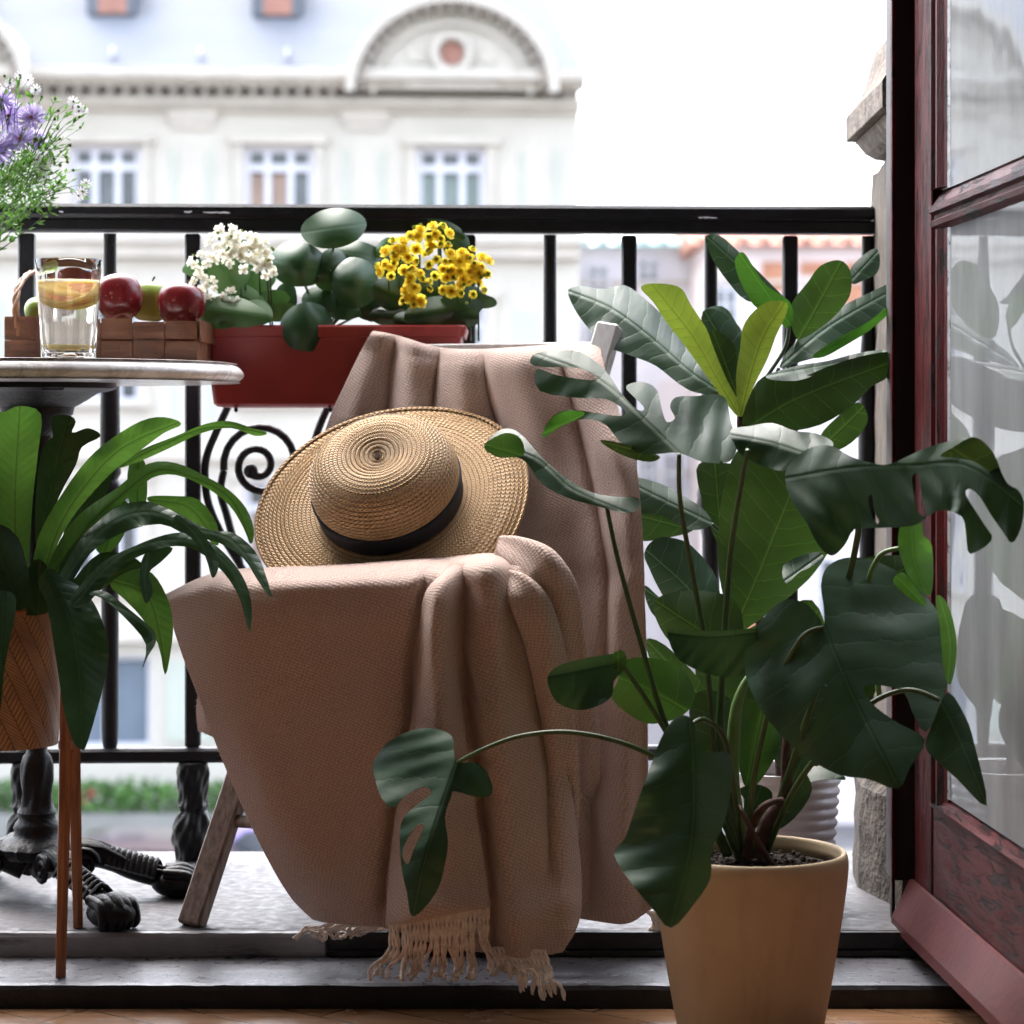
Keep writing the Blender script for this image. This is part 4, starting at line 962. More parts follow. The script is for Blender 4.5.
# bunched fold beside the hat: two rolled pleats
def pleat(path, w0, bulge, n=22):
    """rolled pleat: path of (x,y,D,halfwidth px)"""
    pts, rr = crv([(a[0], a[1], a[2]*100) for a in path], [a[3] for a in path], 8); A = []
    for i, (p, r) in enumerate(zip(pts, rr)):
        t = (pts[min(i+1, len(pts)-1)]-pts[max(i-1, 0)]); L = math.hypot(t.x, t.y)+1e-6; nx, ny = -t.y/L, t.x/L; row = []
        for k in range(n):
            a = PI*(k/(n-1)*1.24-.12); row.append((p.x+nx*math.cos(a)*r, p.y+ny*math.cos(a)*r, p.z/100-math.sin(a)*r/F*3*bulge+.004*math.sin(i*.21+k*.5)*math.sin(a)))
        A.append(row)
    return A
for nm, pth, uo in (('pleat', [(498, 548, 3.07, 10), (516, 553, 3.03, 15), (540, 566, 3.0, 19), (557, 592, 3.005, 19), (566, 630, 3.03, 16), (576, 680, 3.06, 14), (586, 740, 3.12, 12), (588, 830, 3.24, 9)], 4),
                    ('pleat', [(500, 580, 3.02, 9), (517, 588, 2.99, 14), (532, 608, 2.985, 18), (545, 648, 3.0, 17), (556, 710, 3.03, 15), (564, 780, 3.06, 13), (566, 860, 3.14, 9)], 5)):
    sheet(nm, pleat(pth, 0, .5), 50, 120, uvo=(uo, 0), noise=.0006)
# left flap of the rear layer
R = [[(205, 640, 3.19), (222, 640, 3.18), (240, 650, 3.19)], [(200, 690, 3.19), (216, 690, 3.17), (240, 700, 3.18)], [(198, 712, 3.19), (214, 718, 3.165), (244, 735, 3.18)], [(200, 730, 3.19), (218, 738, 3.17), (248, 752, 3.18)]]
sheet('under_layer', R, 30, 40, uvo=(6, 0), noise=.0006)
FZ.build('fuzz', M['yarn'], blk)
def fringe(name, strands, r=.0023):
    mb = MB()
    for st in strands:
        pts, _ = crv([P(*p) for p in st], 1, 6); n = len(pts)
        for s_ in (0, PI):
            q = []
            for i, p in enumerate(pts):
                a = i*.75+s_; q.append(p+Vector((math.cos(a), math.sin(a)*.6, math.sin(a)*.5))*r*.62)
            mb.tube(q, [r*.78]*(n-1)+[r*.4], 5)
        
    mb.build(name, M['yarn'], blk, smooth=True)
st = []
for i in range(25):
    t = i/24; x = 390+98*t; y0 = 917-12*t+random.uniform(-3, 3)-(4*math.sin(t*PI)); d0 = 2.985-.035*math.sin(t*PI)
    xe = x-3+ (t-.5)*12+random.gauss(0, 2.5)-(9 if t < .15 else 0)+(8 if t > .9 else 0); ye = 973+random.uniform(-5, 6); de = 2.99+random.uniform(-.01, .015)
    st.append([(x, y0-6, d0+.004), (x+random.gauss(0, .7), y0+16, d0), (x+random.gauss(0, 1.3)-1, y0+38, d0), (xe+1, ye-8, de), (xe, ye, de-.01), (xe-random.uniform(-2, 5), ye+random.uniform(1, 4), de-.016)])
fringe('fringe', st)
st = []
for i in range(12):
    t = i/11; x = 494+50*t; y0 = 952+3*t; xe = x+random.uniform(-2, 16)+ (6 if i % 3 else 14); ye = 978+random.uniform(-8, 12)+12*t
    st.append([(x, y0-5, 2.99), (x+4, y0+8, 2.985), (x+10+random.gauss(0, 2), y0+20, 2.98), (xe, ye-8, 2.972), (xe+random.uniform(-3, 6), min(1000, ye+8), 2.966)])
fringe('fringe', st)
st = []
for i in range(11):
    t = i/10; x = 330+60*t; y0 = 922+3*t+random.uniform(-1, 1); xe = 282+random.uniform(0, 55)+30*t
    st.append([(x, y0, 3.10), (x-10, y0+4, 3.11), ((x+xe)/2-5, y0+4+random.uniform(0, 8), 3.125), (xe+8, 929+random.uniform(-2, 14), 3.12), (xe, 927+random.uniform(-2, 14), 3.12)])
fringe('fringe', st)
st = []
for i in range(6):
    x = 648+i*2; st.append([(x, 912, 3.16), (x+4, 916, 3.16), (x+6+i*2, 924, 3.165), (x+2, 930, 3.16)])
fringe('fringe', st)
# ================================================================= HAT
hat = thing('straw_hat', 'wide brimmed woven straw hat with black ribbon lying on the blanket', 'hat', P(390, 560, 3.1))
nrm = Vector((-.16, -.70, .69)).normalized(); hx = Vector((1, 0, .20)); hx = (hx-nrm*hx.dot(nrm)).normalized(); hy = nrm.cross(hx)
HM = Matrix((hx, hy, nrm)).transposed(); HC = Vector(P(391, 502, 3.235))
def ringed(prof, per=.0064, amp=.0015):
    out = []; L = 0
    for i in range(len(prof)-1):
        a, b = np.array(prof[i]), np.array(prof[i+1]); d = b-a; l = np.hypot(*d); n = np.array((-d[1], d[0]))/l; k = max(2, int(l/.0012))
        for j in range(k):
            q = a+d*j/k; ph = ((L+l*j/k)/per) % 1; out.append(tuple(q+n*amp*(1-abs(2*ph-1)**3)))
        L += l
    out.append(prof[-1]); return [(max(1e-4, r), z) for r, z in out]
def smoothprof(p, k=5): q, _ = crv([(a, 0, b) for a, b in p], 1, k); return [(v.x, v.z) for v in q]
brim = smoothprof([(.186, -.006), (.17, -.001), (.15, .002), (.13, .003), (.112, .002), (.102, .003), (.097, .004)])
crown = smoothprof([(.097, .004), (.0985, .02), (.1005, .04), (.1005, .056), (.0945, .074), (.083, .087), (.066, .0955), (.045, .0985), (.024, .0985), (.004, .098)])
wob = lambda a, z: 1+.012*math.sin(2*a+.6)+.006*math.sin(3*a)
def hatlathe(prof, nm, mat, parent, n=220, bend=True):
    m_ = MB(); m_.shell(prof, (0, 0, 0), n, rfun=wob)
    vs = []
    for p in m_.v:
        x, y, z = p; r = math.hypot(x, y); a = math.atan2(y, x)
        if r > .105: z += (.006*math.sin(2*a+1)+.004*math.sin(3*a+2))*((r-.105)/.08)
        if z > .05: z -= .008*math.exp(-((x-.005)**2/.0016+(y+.012)**2/.0006))
        x += (.004 if z > .05 else 0)*0
        vs.append(tuple(HC+HM @ Vector((x, y, z))))
    m_.v = vs; N_ = 150 if prof[0][0] > .15 else 84
    for i_ in range(len(vs)): m_.uv[i_] = ((i_ % n)/n*N_*.0066, m_.uv[i_][1])
    for i_, f_ in enumerate(list(m_.f)): pass
    o = m_.build(nm, mat, parent, smooth=True); return o
hatlathe(ringed(brim), 'brim', M['straw'], hat); hatlathe(ringed(crown), 'crown', M['straw'], hat)
hatlathe([(.0965, .0045), (.0995, .005), (.100, .012), (.1012, .026), (.1022, .0335), (.099, .034)], 'ribbon', M['ribbon'], hat)
e = [tuple(p) for p in smoothprof([(.186, -.0085), (.1885, -.006), (.1875, -.003), (.184, -.004)], 4)]; hatlathe(e, 'brim_edge', M['straw'], hat)
# ================================================================= TABLE
TX, TY = (37-512)/F*3.37, 3.37; TR = .289; TZ = .752
tb = thing('bistro_table', 'round white marble bistro table on an ornate black cast iron pedestal', 'table', (TX, TY, 0))
c = (TX, TY, 0)
pr = smoothprof([(.001, .724), (TR-.03, .724), (TR-.010, .7255), (TR-.002, .731), (TR, .736), (TR-.004, .743), (TR-.014, .7495), (TR-.035, .752), (.001, .752)], 4)
MB().lathe([(max(a, .001), z) for a, z in pr], c, 96).build('table_top', M['marble'], tb, smooth=True, sharp=50)
br = MB(); br.lathe([(.11, .7235), (.11, .716), (.098, .712), (.085, .71), (.07, .70), (.052, .69), (.05, .68), (.04, .672), (.034, .66), (.022, .65), (.02, .635), (.001, .635)][::-1], c, 40); 
for k in range(4):
    a = k*PI/2+.4; br.bar((TX, TY, .7175), (TX+.105*math.cos(a), TY+.105*math.sin(a), .7175), .03, .009)
br.build('bracket', M['castiron'], tb, smooth=True, sharp=40)
pr = [(.001, .058), (.045, .058), (.054, .066), (.056, .074), (.048, .082), (.034, .088), (.031, .095), (.033, .101), (.030, .107), (.026, .112), (.0255, .118), (.0275, .122), (.024, .128), (.0215, .134), (.0205, .148), (.0225, .168), (.0215, .188), (.0195, .20), (.0145, .206), (.0145, .22), (.0155, .50), (.0145, .60), (.0165, .61), (.0145, .62), (.0145, .635), (.001, .635)]
MB().lathe(pr, c, 40, rfun=lambda a, z: 1+(.09*math.sin(a*6-z*60) if .13 < z < .20 else 0)+(.05*math.sin(a*16) if z < .086 else 0)).build('column', M['castiron'], tb, smooth=True, sharp=45)
for k, (deg, rad) in enumerate(((5, .197), (-55, .240), (185, .21), (125, .2))):
    a = math.radians(deg); d = Vector((math.cos(a), math.sin(a), 0)); s_ = Vector((-d.y, d.x, 0)); L = MB()
    o0 = Vector(c)
    prof = [(.015, .045), (.05, .062), (.08, .062), (.11, .05), (rad-.06, .036), (rad-.025, .026), (rad, .02)]
    L.tube([o0+d*r+Vector((0, 0, z)) for r, z in prof], [.019, .021, .019, .015, .013, .013, .013], 12, smooth=5)
    for sg in (-1, 0, 1):           # raised ribs along the leg
        L.tube([o0+d*r+s_*sg*.010+Vector((0, 0, z+.015-(.004 if sg else 0))) for r, z in prof], [.006, .007, .006, .005, .004, .004, .003], 6, smooth=5)
    for sg in (-1, 1):              # volute at the knee
        sp = []
        for i in range(26):
            t = i/25; an = t*4.2*PI; R_ = .022*(1-t*.82); sp.append(o0+d*(.066+R_*math.cos(an))+s_*sg*.022+Vector((0, 0, .052+R_*math.sin(an))))
        L.tube(sp, .0042, 6)
    for i in range(9):              # twisted rope along the shin
        t = i/8; r = .105+(rad-.135)*t; z = .052+(.034-.052)*t; q = o0+d*r+Vector((0, 0, z+.004))
        L.tube([q-s_*.019-Vector((0, 0, .008))-d*.006, q+Vector((0, 0, .014)), q+s_*.019-Vector((0, 0, .008))+d*.006], .0042, 6, smooth=4)
    # paw foot: flattened pad with curled toes
    L.ball(o0+d*(rad+.0)+Vector((0, 0, .0195)), .034, M=Matrix((d, s_, Vector((0, 0, 1)))).transposed(), nu=18, nv=10, sc3=(1.15, .95, .62))
    for j in range(5):
        u_ = (j-2)/2; q = o0+d*(rad+.006-abs(u_)*.008)+s_*u_*.023+Vector((0, 0, .0))
        L.tube([q-d*.018+Vector((0, 0, .036)), q+Vector((0, 0, .040-abs(u_)*.006)), q+d*.018+Vector((0, 0, .03)), q+d*.026+Vector((0, 0, .012)), q+d*.018+Vector((0, 0, .004))], [.007, .0085, .008, .007, .005], 8, smooth=4)
    L.build('leg', M['castiron'], tb, smooth=True, sharp=60)
# ================================================================= GLASS OF LEMON WATER
GX, GY = (68.5-512)/F*3.18, 3.18; g0 = (GX, GY, TZ+.0005)
gl = thing('drinking_glass', 'tall glass of lemon water with citrus slices in front of the apple basket', 'drinking glass', g0)
H = .131
fac = lambda a, z: 1+.018*math.cos(a*14)*(1 if z < H*.78 else .15)
pr = [(.001, 0), (.033, 0), (.0355, .002), (.036, .006), (.039, H*.45), (.0422, H*.8), (.0445, H-.001), (.0440, H), (.0432, H-.001), (.0405, H*.8), (.0372, H*.45), (.0342, .012), (.030, .008), (.001, .0075)]
MB().lathe(pr, g0, 140, rfun=lambda a, z: fac(a, z)).build('tumbler', M['glass'], gl, smooth=True, sharp=50)
pr = [(.001, .0082), (.0302, .0086), (.0345, .0125), (.0374, H*.45), (.0404, H*.77), (.0405, H*.79), (.001, H*.79)]
MB().lathe(pr, g0, 48).build('water', M['water'], gl, smooth=True, sharp=50)
def slice_(z, tx, ty, fl, rr=.034, off_=(0, 0)):
    Mx = Matrix.Rotation(tx, 3, 'X') @ Matrix.Rotation(ty, 3, 'Y'); cc = Vector(g0)+Vector((off_[0], off_[1], z))
    s1 = MB(); s1.shell([(.001, 0), (rr*.5, .0006), (rr-.002, 0)], cc, 40, Mx, rfun=lambda a, z_: 1-.04*abs(math.cos(a*5)))
    for k in range(10):
        a = k*PI/5; s1.box(cc+Mx @ Vector((rr*.45*math.cos(a), rr*.45*math.sin(a), .0006)), (rr*.8, .0007, .0008), Mx @ Matrix.Rotation(a, 3, 'Z'))
    so_ = s1.build('citrus_slice', M[fl], gl, smooth=True, sharp=40)
    MB().shell([(rr-.003, .003), (rr, .002), (rr, -.002), (rr-.003, -.003), (rr-.003, .003)], cc, 32, Mx).build('rind', M['lemon_rind'], so_, smooth=True)
slice_(H*.665, .52, .10, 'lemon_flesh', .034, (0, .004)); slice_(H*.66, .50, -.16, 'orange_flesh', .033, (.001, -.006)); slice_(H*.60, .42, .12, 'lemon_flesh', .033, (-.001, -.001)); slice_(H*.71, .30, .16, 'lemon_flesh', .033, (-.001, .003))
slice_(.0155, .02, .03, 'lemon_flesh', .028)
# ================================================================= APPLE BASKET
bk = thing('chip_basket', 'low woven brown chip basket with twisted handle on the marble table', 'basket', ((110-512)/F*3.42, 3.42, TZ))
bx0, bx1 = (14-512)/F*3.40, (203-512)/F*3.40; by0, by1 = 3.335, 3.50; bz0 = TZ+.001
zL, zR = pz(315.5, 3.37), pz(322, 3.37)
def strip(mb, p0, p1, out, z0, z1, th=.0022, bow=.0):
    d = (Vector(p1)-Vector(p0)); L = d.length; d.normalize(); o = Vector(out); n = 8; A = []
    for z in (z0, z1):
        r = []
        for i in range(n+1):
            t = i/n; r.append(Vector(p0)+d*L*t+o*(bow*math.sin(PI*t))+Vector((0, 0, z)))
        A.append(r)
    a, b = A; vs = a+b+[q-o*th for q in a]+[q-o*th for q in b]; m = n+1; fs = []
    for i in range(n): fs += [(i, i+1, m+i+1, m+i), (2*m+i+1, 2*m+i, 3*m+i, 3*m+i+1), (m+i, m+i+1, 3*m+i+1, 3*m+i), (i+1, i, 2*m+i, 2*m+i+1)]
    fs += [(0, m, 3*m, 2*m), (n, 2*m+n, 3*m+n, m+n)]
    mb.add(vs, fs)
nV = 6; band_h = MB(); upr = MB(); wv_ = (bx1-bx0)/nV
ztop = (zL+zR)/2-bz0; hb_ = ztop/2
def ztop_at(i): return zL+(zR-zL)*(i/(nV-1))-bz0+(.0008 if i % 2 else -.0008)
for side, yy, o in ((0, by0, (0, -1, 0)), (1, by1, (0, 1, 0))):
    for i in range(nV):
        xa = bx0+wv_*i; sh = -.0
        for r in range(2):
            over = (i+r) % 2 == 0
            strip(band_h, (xa+.0008, yy, bz0), (xa+wv_-.0008, yy, bz0), o, hb_*r+(.001 if over else -.0005), hb_*(r+1)-.001+((ztop_at(i)-ztop) if r else 0)+(0 if over else -.0012), bow=.0052 if over else -.0012)
    for i in range(nV):
        xa = bx0+wv_*i
        strip(upr, (xa+.001, yy-o[1]*.0028*-1, bz0), (xa+wv_-.001, yy-o[1]*.0028*-1, bz0), (0, o[1], 0), .0, ztop-.002)
for side, xx, o in ((0, bx0, (-1, 0, 0)), (1, bx1, (1, 0, 0))):
    for i in range(3):
        ya = by0+(by1-by0)/3*i
        for r in range(2): strip(band_h, (xx, ya+.0008, bz0), (xx, ya+(by1-by0)/3-.0008, bz0), o, hb_*r+.001, hb_*(r+1)-.001, bow=.003 if (i+r) % 2 else .0)
band_h.build('woven_side', M['chip'], bk); 
rim = MB()
strip(rim, (bx1+.0055, by0, bz0), (bx1+.0055, by1, bz0), (1, 0, 0), hb_*.95, zR-bz0); strip(rim, (bx0-.004, by1+.005, bz0), (bx1+.005, by1+.005, bz0), (0, 1, 0), hb_*.95, ztop)
rim.build('rim_strip', M['chip'], bk)
dg = MB()
for k, xx in enumerate((28, 33)): dg.bar(P(xx, 318, 3.325), P(xx+9, 340, 3.322), .009, .002, up=(0, -1, 0))
dg.build('handle_splint', M['chipv'], bk)
MB().box(((bx0+bx1)/2, (by0+by1)/2, bz0+.003), (bx1-bx0-.004, by1-by0-.004, .004)).build('bottom', M['chip'], bk)
hd = MB()
for s_ in (0, 2.1, 4.2):
    q = []
    base, _ = crv([P(19, 335, 3.34), P(16, 312, 3.34), P(17, 292, 3.36), P(24, 278, 3.39), P(33, 272, 3.42), P(42, 275, 3.45), P(47, 292, 3.48), P(48, 320, 3.49)], 1, 8)
    for i, p in enumerate(base): a = i*.42+s_; q.append(p+Vector((math.cos(a)*.0028, math.sin(a)*.0028, math.sin(a)*.0015)))
    hd.tube(q, .0026, 7)
hd.build('handle', M['twig'], bk, smooth=True)
def apple(x, y, D, r, mat, label, tilt=(0, 0)):
    cx, cy_, cz = P(x, y, D); R_ = r/F*D
    t = thing('apple', label, 'apple', (cx, cy_, cz), 'apples in the chip basket'); Mx = Matrix.Rotation(tilt[0], 3, 'X') @ Matrix.Rotation(tilt[1], 3, 'Y')
    pr = smoothprof([(.001, -.78), (.12, -.84), (.3, -.90), (.52, -.86), (.78, -.62), (.95, -.25), (1.02, .12), (.96, .48), (.76, .76), (.5, .88), (.28, .84), (.12, .70), (.03, .58), (.001, .56)], 4)
    m_ = MB(); m_.lathe([(max(.001, a)*R_, z*R_) for a, z in pr], (cx, cy_, cz), 36, Mx, rfun=lambda a, z: 1+.025*math.sin(a*5+.5)*(.6-z/R_*.5)+.02*math.sin(a*2)); m_.build('flesh', mat, t, smooth=True)
    s_ = MB(); b0 = Vector((cx, cy_, cz)); s_.tube([b0+Mx @ Vector((0, 0, .55*R_)), b0+Mx @ Vector((.03*R_, 0, .9*R_)), b0+Mx @ Vector((.12*R_, .02*R_, 1.12*R_))], [.0012, .0012, .0018], 6, smooth=4); s_.build('stalk', M['stemwood'], t, smooth=True)
apple(119, 298, 3.39, 24, M['applered'], 'large dark red apple beside the glass of lemon water', (-.35, -.25)); apple(181, 305, 3.39, 23.5, M['applered'], 'red apple at the right end of the chip basket', (-.1, .2))
apple(150, 301, 3.45, 22, M['applegreen'], 'green apple between two red apples', (.1, .1)); apple(77, 290, 3.45, 22, M['applered'], 'red apple seen through the glass of lemon water', (.2, .1)); apple(41, 312, 3.40, 16, M['applegreen'], 'small green apple under the basket handle', (.3, 0))
# ================================================================= MONSTERA IN THE TAN POT
POT = Vector((*P(750, 849, 2.865)[:2], -.0615)); 
mon = thing('potted_monstera', 'large split leaf monstera in a tan tapered pot on the parquet', 'potted plant', POT)
pr = smoothprof([(.001, 0), (.078, 0), (.084, .003), (.088, .012), (.100, .08), (.1125, .16), (.1165, .195), (.1165, .209), (.1145, .2165), (.1115, .2185), (.1085, .216), (.107, .205), (.104, .19), (.001, .19)], 4)
pt = MB().lathe([(max(a, .001), z) for a, z in pr], POT, 96).build('pot', M['tanpot'], mon, smooth=True, sharp=60)
sb = MB(); A = []
for i in range(17):
    r = .1065*i/16; A.append([(POT.x+r*math.cos(a), POT.y+r*math.sin(a), POT.z+.198+rng.normal(0, .0022)*(1 if i < 16 else .3)+.004*(1-i/16)) for a in np.linspace(0, 2*PI, 60)])
for r in A: r[-1] = r[0]
sb.grid(A)
for i in range(260):
    a = random.uniform(0, 2*PI); r = .104*math.sqrt(random.random()); sb.ball((POT.x+r*math.cos(a), POT.y+r*math.sin(a), POT.z+.2+random.uniform(-.001, .003)), random.uniform(.0012, .004), nu=6, nv=4)
sb.build('soil', M['soil'], pt)
def stalk(parent, pts, r, mat='petiole', name='petiole', k=8, n=10):
    m_ = MB(); m_.tube([P(*p) for p in pts], r, n, smooth=k); return m_.build(name, M[mat], parent, smooth=True)
def mleaf(poly, mid, mat='mon', stk=None, r=(.0038, .0030, .0026), sm='petiole', **kw):
    lf = leaf(mon, 'leaf', poly, mid, M[mat], **kw)
    if stk:
        n = len(stk); rr = [r[0]+(r[-1]-r[0])*i/(n-1) for i in range(n)]
        stalk(lf, stk, rr, sm)
    return lf
# big round hanging leaf
mleaf([(824,626),(818,616),(803,602),(782,601),(762,619),(747,643),(744,666),(753,696),(773,726),(803,755),(839,775),(868,779),(898,789),(910,767),(925,740),(898,723),(877,708),(867,696),(865,686),(886,686),(904,693),(913,714),(925,732),(936,716),(946,690),(951,660),(949,634),(937,610),(916,586),(895,570),(868,559),(845,558),(827,567),(821,586),(824,607)],
      [(824, 626), (850, 690), (898, 785)], stk=[(752, 852, 2.84), (752, 790, 2.80), (772, 700, 2.765), (800, 640, 2.735), (824, 627, 2.728)], D=2.725, gx=-.015, gy=-.06, k=.05, c=.05, cs=.006, rip=.0022, ripn=46, holes=[[(800,738),(803,717),(822,686),(826,690),(816,720),(805,739)]], step=2.6)
# grey topped split leaf over the blanket
mleaf([(679,453),(703,462),(729,462),(737,446),(731,422),(726,399),(714,394),(697,396),(676,397),(670,407),(675,418),(667,422),(662,410),(657,390),(644,382),(629,384),(627,390),(644,407),(638,410),(621,393),(606,371),(580,352),(550,351),(533,355),(534,366),(577,368),(597,377),(588,380),(556,375),(536,369),(540,391),(580,398),(606,399),(624,410),(621,416),(597,413),(568,410),(550,419),(542,438),(562,425),(585,419),(606,425),(621,443),(644,454),(659,454)],
      [(679, 453), (650, 425), (600, 380), (540, 355)], stk=[(738, 856, 2.865), (716, 760, 2.86), (706, 650, 2.85), (690, 560, 2.83), (680, 500, 2.80), (679, 454, 2.775)], D=2.775, gx=.01, gy=-.10, k=.07, c=.05, cs=.02, rip=.0035, ripn=30, step=2.2)
mleaf([(542,438),(550,420),(566,411),(584,412),(580,418),(562,426)], [(584, 415), (545, 433)], 'fic8', D=2.80, gy=.02, k=.02, step=1.8)
mleaf([(600,440),(625,444),(655,454),(660,458),(650,462),(630,458),(612,450)], [(658, 456), (602, 442)], 'ficd', D=2.80, gy=.03, k=.02, step=2)
# curled strap leaf in front of the hat
mleaf([(484,447),(498,431),(512,429),(524,437),(539,454),(562,475),(591,492),(620,497),(638,498),(638,509),(626,513),(597,506),(568,498),(542,484),(527,463),(515,457),(498,457)], [(610, 506), (570, 488), (535, 458), (490, 446)],
      stk=[(726, 856, 2.86), (700, 800, 2.86), (665, 722, 2.855), (640, 640, 2.85), (618, 560, 2.845), (607, 508, 2.84)], D=2.835, gx=-.03, gy=-.10, k=.10, k2=.02, c=.02, rip=.001, step=1.9)
mleaf([(484,447),(490,440),(505,433),(518,436),(524,446),(522,456),(498,457)], [(520, 455), (490, 446)], 'monu', D=2.828, gy=.02, k=.02, step=1.8)
# right hand leaves over the door
mleaf([(731,430),(750,426),(773,423),(795,431),(815,433),(832,441),(830,450),(810,457),(795,465),(782,471),(763,466),(744,457),(735,446)], [(800, 452), (768, 442), (735, 436)], D=2.76, gx=-.03, gy=-.11, k=.07, c=.04, rip=.003, ripn=22, step=2.1)
mleaf([(785,474),(795,458),(812,447),(832,446),(850,456),(872,463),(890,464),(921,450),(950,441),(972,437),(988,448),(1000,470),(1008,484),(1018,490),(1024,503),(1021,528),(1012,543),(1003,532),(991,515),(980,497),(970,489),(966,495),(984,524),(992,540),(970,554),(966,535),(962,517),(941,510),(926,518),(912,526),(876,528),(855,529),(845,545),(832,556),(818,545),(806,522),(790,497)],
      [(790, 478), (850, 468), (910, 466), (965, 465), (1015, 500)], stk=[(760, 856, 2.87), (800, 740, 2.84), (838, 620, 2.80), (857, 540, 2.76), (858, 505, 2.74), (850, 480, 2.735)], r=(.004, .004), D=2.72, gx=-.065, gy=-.02, k=.05, k2=-.03, c=.03, cs=.0, rip=.006, ripn=34, holes=[[(912,478),(918,474),(922,495),(927,516),(918,512),(914,495)], [(868,500),(872,494),(874,510),(880,524),(873,519)]], step=2.4)
mleaf([(972,437),(985,443),(996,458),(1004,483),(992,474),(975,462),(958,458),(940,456),(955,446)], [(958, 452), (1002, 480)], 'ficd', D=2.59, gx=-.02, gy=.03, k=.02, step=2)
# small folded dark leaf and its green partner
mleaf([(548,675),(560,665),(586,658),(611,654),(621,653),(626,660),(624,670),(614,681),(612,696),(598,706),(578,710),(558,703),(549,688)], [(622, 662), (590, 668), (548, 676)], stk=[(730, 856, 2.86), (705, 800, 2.86), (665, 730, 2.85), (640, 690, 2.84), (622, 664, 2.81)], D=2.81, gx=0, gy=-.05, k=.03, k2=-.10, c=-.02, rip=.002, ripn=18, step=2)
mleaf([(612,655),(622,650),(627,660),(622,672),(614,668)], [(618, 672), (618, 652)], 'monu', D=2.80, step=1.5)
mleaf([(612,698),(618,680),(626,660),(652,658),(677,665),(690,680),(695,698),(682,716),(652,724),(631,716)], [(690, 712), (650, 690), (618, 678)], 'monu', D=2.90, gx=.03, gy=.03, k=.04, step=2.4)
mleaf([(667,632),(672,628),(705,631),(740,629),(756,629),(757,640),(745,652),(743,675),(718,676),(692,668),(675,655)], [(752, 632), (710, 636), (668, 632)], D=2.78, gx=0, gy=-.03, k=.02, k2=-.16, rip=.003, ripn=16, step=2.2)
# front hanging leaf and bottom left split leaf
mleaf([(678,716),(692,719),(698,738),(704,752),(727,752),(732,765),(730,795),(723,827),(711,850),(711,877),(695,903),(671,928),(652,908),(632,884),(614,855),(625,838),(636,806),(651,765),(663,734)], [(690, 722), (694, 780), (690, 850), (671, 926)], stk=[(742, 856, 2.85), (735, 800, 2.80), (725, 740, 2.74), (705, 720, 2.70), (692, 724, 2.68)], D=2.675, gx=.03, gy=-.055, k=.12, k2=.05, c=.05, cs=.012, rip=.003, ripn=40, step=2.6)
mleaf([(373,764),(386,744),(407,732),(430,728),(451,735),(454,750),(457,762),(477,763),(489,776),(492,794),(477,797),(454,791),(451,797),(445,817),(448,841),(445,864),(436,893),(413,917),(407,893),(401,864),(401,823),(419,803),(430,795),(429,788),(419,788),(404,797),(392,808),(381,797),(375,779)], [(457, 762), (440, 810), (425, 860), (413, 916)], stk=[(735, 850, 2.86), (712, 800, 2.84), (680, 772, 2.83), (645, 752, 2.82), (609, 739, 2.82), (565, 732, 2.82), (521, 736, 2.83), (486, 748, 2.84), (458, 762, 2.85)], r=(.0036, .0024), sm='petiole', D=2.85, gx=.02, gy=-.06, k=.06, k2=.10, c=.03, cs=.015, rip=.003, ripn=24, holes=[[(404,846),(416,826),(424,826),(414,849),(408,864),(403,858)]], step=2.0)
# pale young leaf, edge-on leaf, low pointed leaf by the door
mleaf([(902,523),(921,523),(923,535),(932,546),(933,582),(928,596),(912,582),(905,569),(898,546)], [(912, 522), (914, 560), (928, 596)], 'monl', stk=[(880, 700, 2.82), (868, 600, 2.80), (878, 558, 2.78), (900, 548, 2.77)], sm='petiolep', D=2.77, gy=-.05, k=.06, rip=.002, ripn=16, step=1.9)
mleaf([(893,582),(902,572),(910,580),(922,596),(926,606),(912,600)], [(898, 578), (924, 604)], 'monl', D=2.78, gy=-.02, k=.04, step=1.8)
mleaf([(936,597),(945,600),(953,620),(957,650),(951,684),(944,672),(940,630)], [(940, 598), (950, 640), (948, 684)], 'monl', D=2.74, gx=.1, k=.05, step=1.7)
mleaf([(925,746),(934,720),(948,692),(966,718),(975,746),(987,806),(957,779),(937,761)], [(940, 700), (962, 745), (986, 804)], stk=[(765, 856, 2.87), (800, 780, 2.80), (860, 712, 2.74), (905, 690, 2.71), (940, 700, 2.69)], D=2.69, gx=-.07, gy=-.03, k=.05, step=2)
mleaf([(856,563),(876,556),(905,556),(925,563),(900,580),(876,596),(858,590)], [(860, 592), (918, 562)], 'ficd', D=2.86, gy=-.02, k=.04, step=2.2)
# thick central stalks, sheath and old stem
stalk(mon, [(742, 860, 2.875), (724, 800, 2.875), (720, 740, 2.87), (722, 680, 2.87), (730, 560, 2.85), (742, 480, 2.80), (748, 450, 2.772)], [.008, .0075, .006, .0045, .0036, .003, .003], 'petiole')
stalk(mon, [(748, 860, 2.885), (733, 790, 2.885), (735, 720, 2.885), (742, 690, 2.885), (752, 672, 2.885)], [.009, .009, .008, .006, .003], 'petiolep', 'leaf_sheath')
stalk(mon, [(755, 858, 2.86), (768, 822, 2.86), (785, 795, 2.86), (786, 750, 2.865), (790, 715, 2.87)], [.009, .0095, .0085, .0055, .0045], 'bark', 'woody_stem')
stalk(mon, [(746, 858, 2.84), (752, 826, 2.82), (764, 806, 2.81), (782, 800, 2.83)], [.006, .005, .004, .004], 'bark', 'aerial_root')
stalk(mon, [(770, 862, 2.84), (756, 838, 2.80), (742, 812, 2.80), (738, 806, 2.82)], [.004, .0035, .003, .002], 'bark', 'aerial_root')
